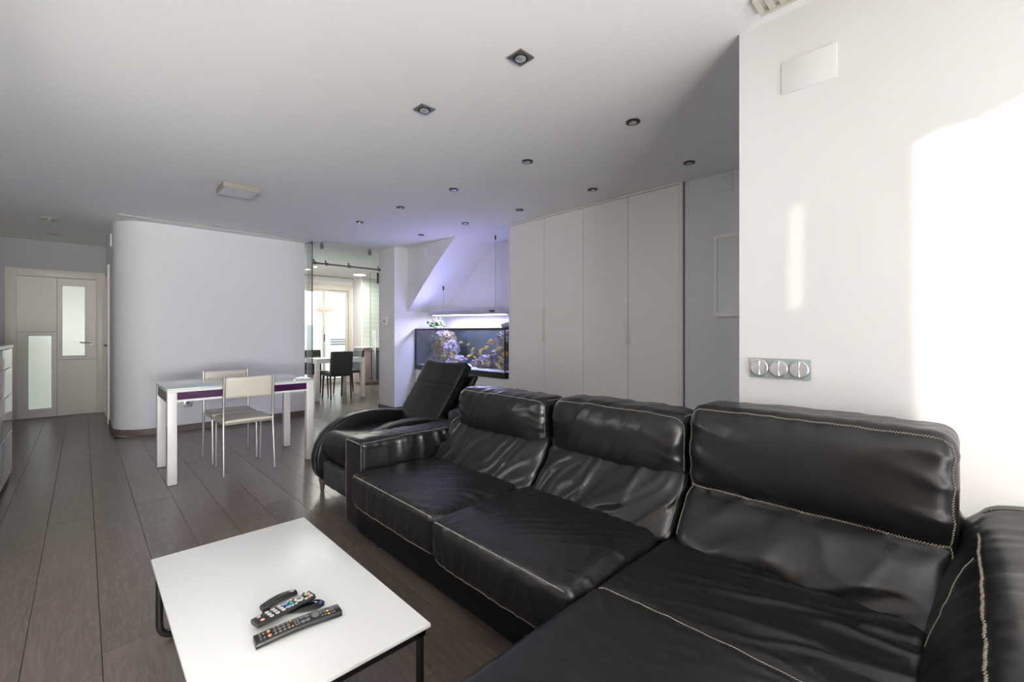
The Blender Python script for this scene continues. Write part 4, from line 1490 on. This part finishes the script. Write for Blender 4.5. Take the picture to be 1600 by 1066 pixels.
MB().cyl((4.63, 9.38, .16), (4.96, 9.38, .16), .02, 10).cyl((4.63, 9.38, .78), (4.96, 9.38, .78), .02, 10).cyl((4.68, 9.38, .16), (4.68, 9.48, .16), .01, 8).cyl((4.90, 9.38, .78), (4.90, 9.48, .78), .01, 8).build('header', M['radiator'], rd)

# ------------------------------------------------------------------ ceiling fittings


def spot_round():
    r_ = thing('downlight', '', 'ceiling light', (0, 0, 0))
    MB().lathe([(.043, 0), (.043, -.006), (.030, -.009), (.027, -.003), (.027, .0)], (0, 0, 0), 24).build('trim_ring', M['dark_metal'], r_)
    MB().lathe([(.026, 0), (.024, -.010), (.012, -.013)], (0, 0, 0), 18).build('bulb', M['bulb'], r_)
    MB().box((-.028, -.004, -.013), (.028, .004, -.010)).build('clip', M['grey_metal'], r_)
    return r_


order = ['nearest', 'second', 'third', 'fourth', 'farthest']
rowA = [(2.428, 1.431), (2.415, 2.32), (2.411, 3.241), (2.36, 4.087), (2.329, 4.966)]
rowB = [(3.32, 1.476), (3.314, 2.363), (3.313, 3.295), (3.256, 4.15), (3.219, 5.046)]
proto = None
for row, nm in ((rowA, 'the row over the room centre'), (rowB, 'the row along the wardrobe')):
    for i, (x, y) in enumerate(row):
        if proto is None:
            o = proto = spot_round()
        else:
            o = copy_tree(proto)
        o.location = (x, y, 2.4995)
        tag(o, 'small round dark ceiling downlight, %s from the camera in %s' % (order[i], nm), 'ceiling light', 'round ceiling downlights')


def spot_square():
    r_ = thing('downlight', '', 'ceiling light', (0, 0, 0))
    e = .046
    MB().box((-e, -e, -.007), (e, e, 0)).build('trim_plate', M['grey_metal'], r_, bevel=.002)
    MB().lathe([(.036, -.007), (.036, -.010), (.031, -.011), (.029, -.007)], (0, 0, 0), 24).build('trim_ring', M['dark_metal'], r_)
    MB().lathe([(.027, -.006), (.026, -.012), (.020, -.016), (.008, -.018)], (0, 0, 0), 20).build('bulb', M['bulb'], r_)
    return r_


s1 = spot_square()
s2 = copy_tree(s1)
s1.location, s2.location = (1.478, 1.464, 2.4995), (1.42, 2.193, 2.4995)
tag(s1, 'square dark metal ceiling downlight, the nearer of the two square ones', 'ceiling light', 'square ceiling downlights')
tag(s2, 'square dark metal ceiling downlight, the farther of the two square ones', 'ceiling light', 'square ceiling downlights')
# hall spots
h0 = thing('hall_spotlight', '', 'ceiling light', (0, 0, 0))
MB().lathe([(.075, 0), (.075, -.006), (.06, -.009), (.03, -.007)], (0, 0, 0), 24).build('trim_ring', M['vent_beige'], h0)
MB().cyl((-.0, 0, -.004), (0, 0, -.022), .022, 14).build('bulb', M['bulb'], h0)
h1_ = copy_tree(h0)
h0.location, h1_.location = (-.277, 7.294, 2.4995), (-.276, 8.335, 2.4995)
tag(h0, 'pale round hallway ceiling spotlight, the nearer of two before the door', 'ceiling light', 'hallway spotlights')
tag(h1_, 'pale round hallway ceiling spotlight, the one closer to the door', 'ceiling light', 'hallway spotlights')
# surface panel lamp
pl_ = thing('ceiling_panel_light', 'square flat panel light with bronze metal sides on the ceiling', 'ceiling light', (1.0, 4.57, 2.5))
a0, a1, b0, b1 = .862, 1.145, 4.43, 4.71
MB().box((a0, b0, 2.455), (a0 + .012, b1, 2.499)).box((a1 - .012, b0, 2.455), (a1, b1, 2.499)).box((a0 + .012, b0, 2.455), (a1 - .012, b0 + .012, 2.499)).box((a0 + .012, b1 - .012, 2.455), (a1 - .012, b1, 2.499)).build('frame', M['bronze'], pl_, smooth=0)
box((a0 + .012, b0 + .012, 2.458), (a1 - .012, b1 - .012, 2.47)).build('diffuser', M['diffuser'], pl_, smooth=0)
# fixture cut by the left edge
e_ = thing('ceiling_grille', 'small grey-beige ceiling grille cut by the left edge', 'vent', (-.52, 4.91, 2.5))
MB().box((-.60, 4.865, 2.49), (-.435, 4.875, 2.4995)).box((-.60, 4.945, 2.49), (-.435, 4.955, 2.4995)).box((-.445, 4.875, 2.49), (-.435, 4.945, 2.4995)).box((-.60, 4.875, 2.49), (-.59, 4.945, 2.4995)).build('frame', M['vent_beige'], e_, smooth=0)
for i in range(4):
    box((-.59, 4.88 + i * .017, 2.488), (-.445, 4.888 + i * .017, 2.4995)).build('slat', M['vent_beige'], e_, smooth=0)
# fixture cut by the top edge near the right wall
tv = thing('ceiling_vent', 'beige ceiling vent cut by the top edge near the right wall', 'vent', (1.89, .48, 2.5))
MB().box((1.86, .38, 2.478), (1.875, .579, 2.4995)).box((1.955, .38, 2.478), (1.97, .579, 2.4995)).box((1.875, .563, 2.478), (1.955, .579, 2.4995)).box((1.875, .38, 2.478), (1.955, .396, 2.4995)).build('frame', M['vent_beige'], tv, smooth=0)
for i in range(4):
    box((1.875, .405 + i * .04, 2.482), (1.955, .425 + i * .04, 2.4995)).build('slat', M['vent_beige'], tv, smooth=0)
# long slot along the curved wall
sl = thing('linear_slot_diffuser', 'long thin linear air slot in the ceiling along the curved wall', 'vent', (1.28, 6.49, 2.5))
MB().prism([(.278, 6.447), (2.318, 6.527), (2.318, 6.537), (.278, 6.457)], 'z', 2.490, 2.4995).build('bright_lip', M['vent_beige'], sl, smooth=0)
MB().prism([(.278, 6.457), (2.318, 6.537), (2.318, 6.555), (.278, 6.475)], 'z', 2.494, 2.4995).build('dark_slot', M['bronze'], sl, smooth=0)
for i, (x, y, lab) in enumerate([(1.172, 6.305, 'tiny white ceiling vent beside the middle of the linear slot'), (1.884, 6.37, 'tiny white ceiling vent beside the slot near the glass partition')]):
    o = thing('ceiling_vent', lab, 'vent', (x, y, 2.5))
    MB().box((x - .055, y - .02, 2.494), (x + .055, y - .012, 2.4995)).box((x - .055, y + .012, 2.494), (x + .055, y + .02, 2.4995)).build('frame', M['white_plastic'], o, smooth=0)
    for q in range(4):
        box((x - .05 + q * .028, y - .012, 2.492), (x - .036 + q * .028, y + .012, 2.4995)).build('slat', M['grey_plastic'], o, smooth=0)
# kitchen ceiling lights
kl = thing('round_ceiling_light', 'large round lit ceiling light in the kitchen', 'ceiling light', (4.404, 9.389, 2.5))
MB().lathe([(.15, 2.4995), (.15, 2.485), (.135, 2.482)], (4.404, 9.389, 0), 28).build('trim_ring', M['white_plastic'], kl)
MB().lathe([(.132, 2.49), (.125, 2.479), (.02, 2.478)], (4.404, 9.389, 0), 28).build('diffuser', M['led'], kl)
lamp('kitchen_round_lamp', 'AREA', (4.404, 9.389, 2.47), (0, 0, -1), 26, (1, .97, .92), parent=kl, shape='DISK', size=.25)
for i, (x, y) in enumerate([(3.28, 8.445), (3.265, 8.89), (3.265, 9.33)]):
    o = thing('kitchen_spotlight', 'small lit kitchen ceiling spotlight, %s of three in a row' % ['nearest', 'middle', 'farthest'][i], 'ceiling light', (x, y, 2.5), 'lit kitchen spotlights')
    MB().lathe([(.048, 2.4995), (.048, 2.490), (.035, 2.488)], (x, y, 0), 18).build('trim_ring', M['white_plastic'], o)
    MB().lathe([(.034, 2.4935), (.03, 2.485), (.008, 2.484)], (x, y, 0), 14).build('bulb', M['led'], o)
    lamp('kitchen_spot_lamp', 'AREA', (x, y, 2.48), (0, 0, -1), 9, (1, .95, .86), parent=o, shape='DISK', size=.09)

# ------------------------------------------------------------------ wall fittings
tag(MB().box((2.043, .342, 2.170), (2.0505, .527, 2.300)).build('vent_cover', M['wall'], bevel=.002), 'large blank white access cover high on the bright right wall', 'cover')
tag(MB().box((3.712, 1.30, 2.345), (3.7205, 1.482, 2.49)).build('vent_cover', M['grey_wall'], bevel=.002), 'blank access cover high on the grey wall beside the wardrobe', 'cover')
tag(MB().box((3.592, 5.508, 2.305), (3.6005, 5.661, 2.437)).build('vent_cover', M['wall'], bevel=.002), 'small white access cover on the wall beside the sloped soffit', 'cover')
wp = thing('wall_panel', 'pale framed panel on the grey wall, partly behind the right wall', 'panel', (3.70, 1.17, 1.33))
MB().box((3.695, .90, 1.33), (3.72, 1.44, 1.36)).box((3.695, .90, 1.965), (3.72, 1.44, 1.99)).box((3.695, 1.415, 1.36), (3.72, 1.44, 1.965)).box((3.695, .90, 1.36), (3.72, .925, 1.965)).build('frame', M['white_lacquer'], wp, smooth=0)
box((3.704, .925, 1.36), (3.72, 1.415, 1.965)).build('panel', M['mirror_grey'], wp, smooth=0)
# switch plate
sw = thing('light_switch', 'grey glass switch plate with three oval silver rockers on right wall', 'switch', (2.045, .534, 1.014))
box((2.038, .424, 1.014), (2.0505, .644, 1.094)).build('plate', M['switch_glass'], sw, bevel=.003)
for i in range(3):
    cy = .606 - i * .0715
    o = MB().lathe([(.034, 2.038), (.034, 2.031), (.030, 2.028), (.029, 2.031)], (0, cy, 1.054), 28, 'x').build('bezel', M['switch_silver'], sw)
    ca = MB()
    n_ = 16
    for s in (-1, 1):
        pts = [(0, 0)] + [(s * .029 * math.sin(math.pi * q / n_), .029 * math.cos(math.pi * q / n_)) for q in range(n_ + 1)]
        depth = (.0045, -.001) if (i, s) != (0, 1) else (.006, .0)
        vs = [(2.031 - (.004 if abs(p[0]) < .004 else .0005) * (1 if i else (1 if s < 0 else .4)), cy + p[0], 1.054 + p[1]) for p in pts]
        base_ = [(2.036, v[1], v[2]) for v in vs]
        m_ = len(pts)
        ca.add(vs + base_, [(0, q, q + 1) for q in range(1, m_ - 1)] + [(q, q + 1, m_ + q + 1, m_ + q) for q in range(m_ - 1)])
    ca.build('rocker', M['switch_silver'], sw, smooth=20)
# thermostat on the pillar
th = thing('thermostat', 'small cream thermostat box on the pillar beside the glass partition', 'thermostat', (3.36, 6.29, 1.31))
box((3.345, 6.225, 1.305), (3.371, 6.345, 1.44)).build('housing', M['white_plastic'], th, bevel=.004)
box((3.342, 6.25, 1.365), (3.346, 6.32, 1.385)).build('display', M['grey_plastic'], th, smooth=0)
box((3.341, 6.25, 1.395), (3.346, 6.32, 1.425)).build('button_cover', M['cab_white'], th, bevel=.001)
# socket under the table
so = thing('wall_socket', 'silver wall socket low on the curved wall under the dining table', 'socket', (.93, 6.69, .29))
box((.885, 6.689, .288), (.975, 6.701, .374)).build('plate', M['alu'], so, bevel=.003)
MB().lathe([(.032, 6.690), (.032, 6.686), (.026, 6.684), (.024, 6.688)], (.93, 0, .331), 22, 'y').build('socket_ring', M['white_plastic'], so)
MB().lathe([(.022, 6.6885), (.021, 6.6865)], (.93, 0, .331), 18, 'y').build('socket_well', M['grey_plastic'], so)
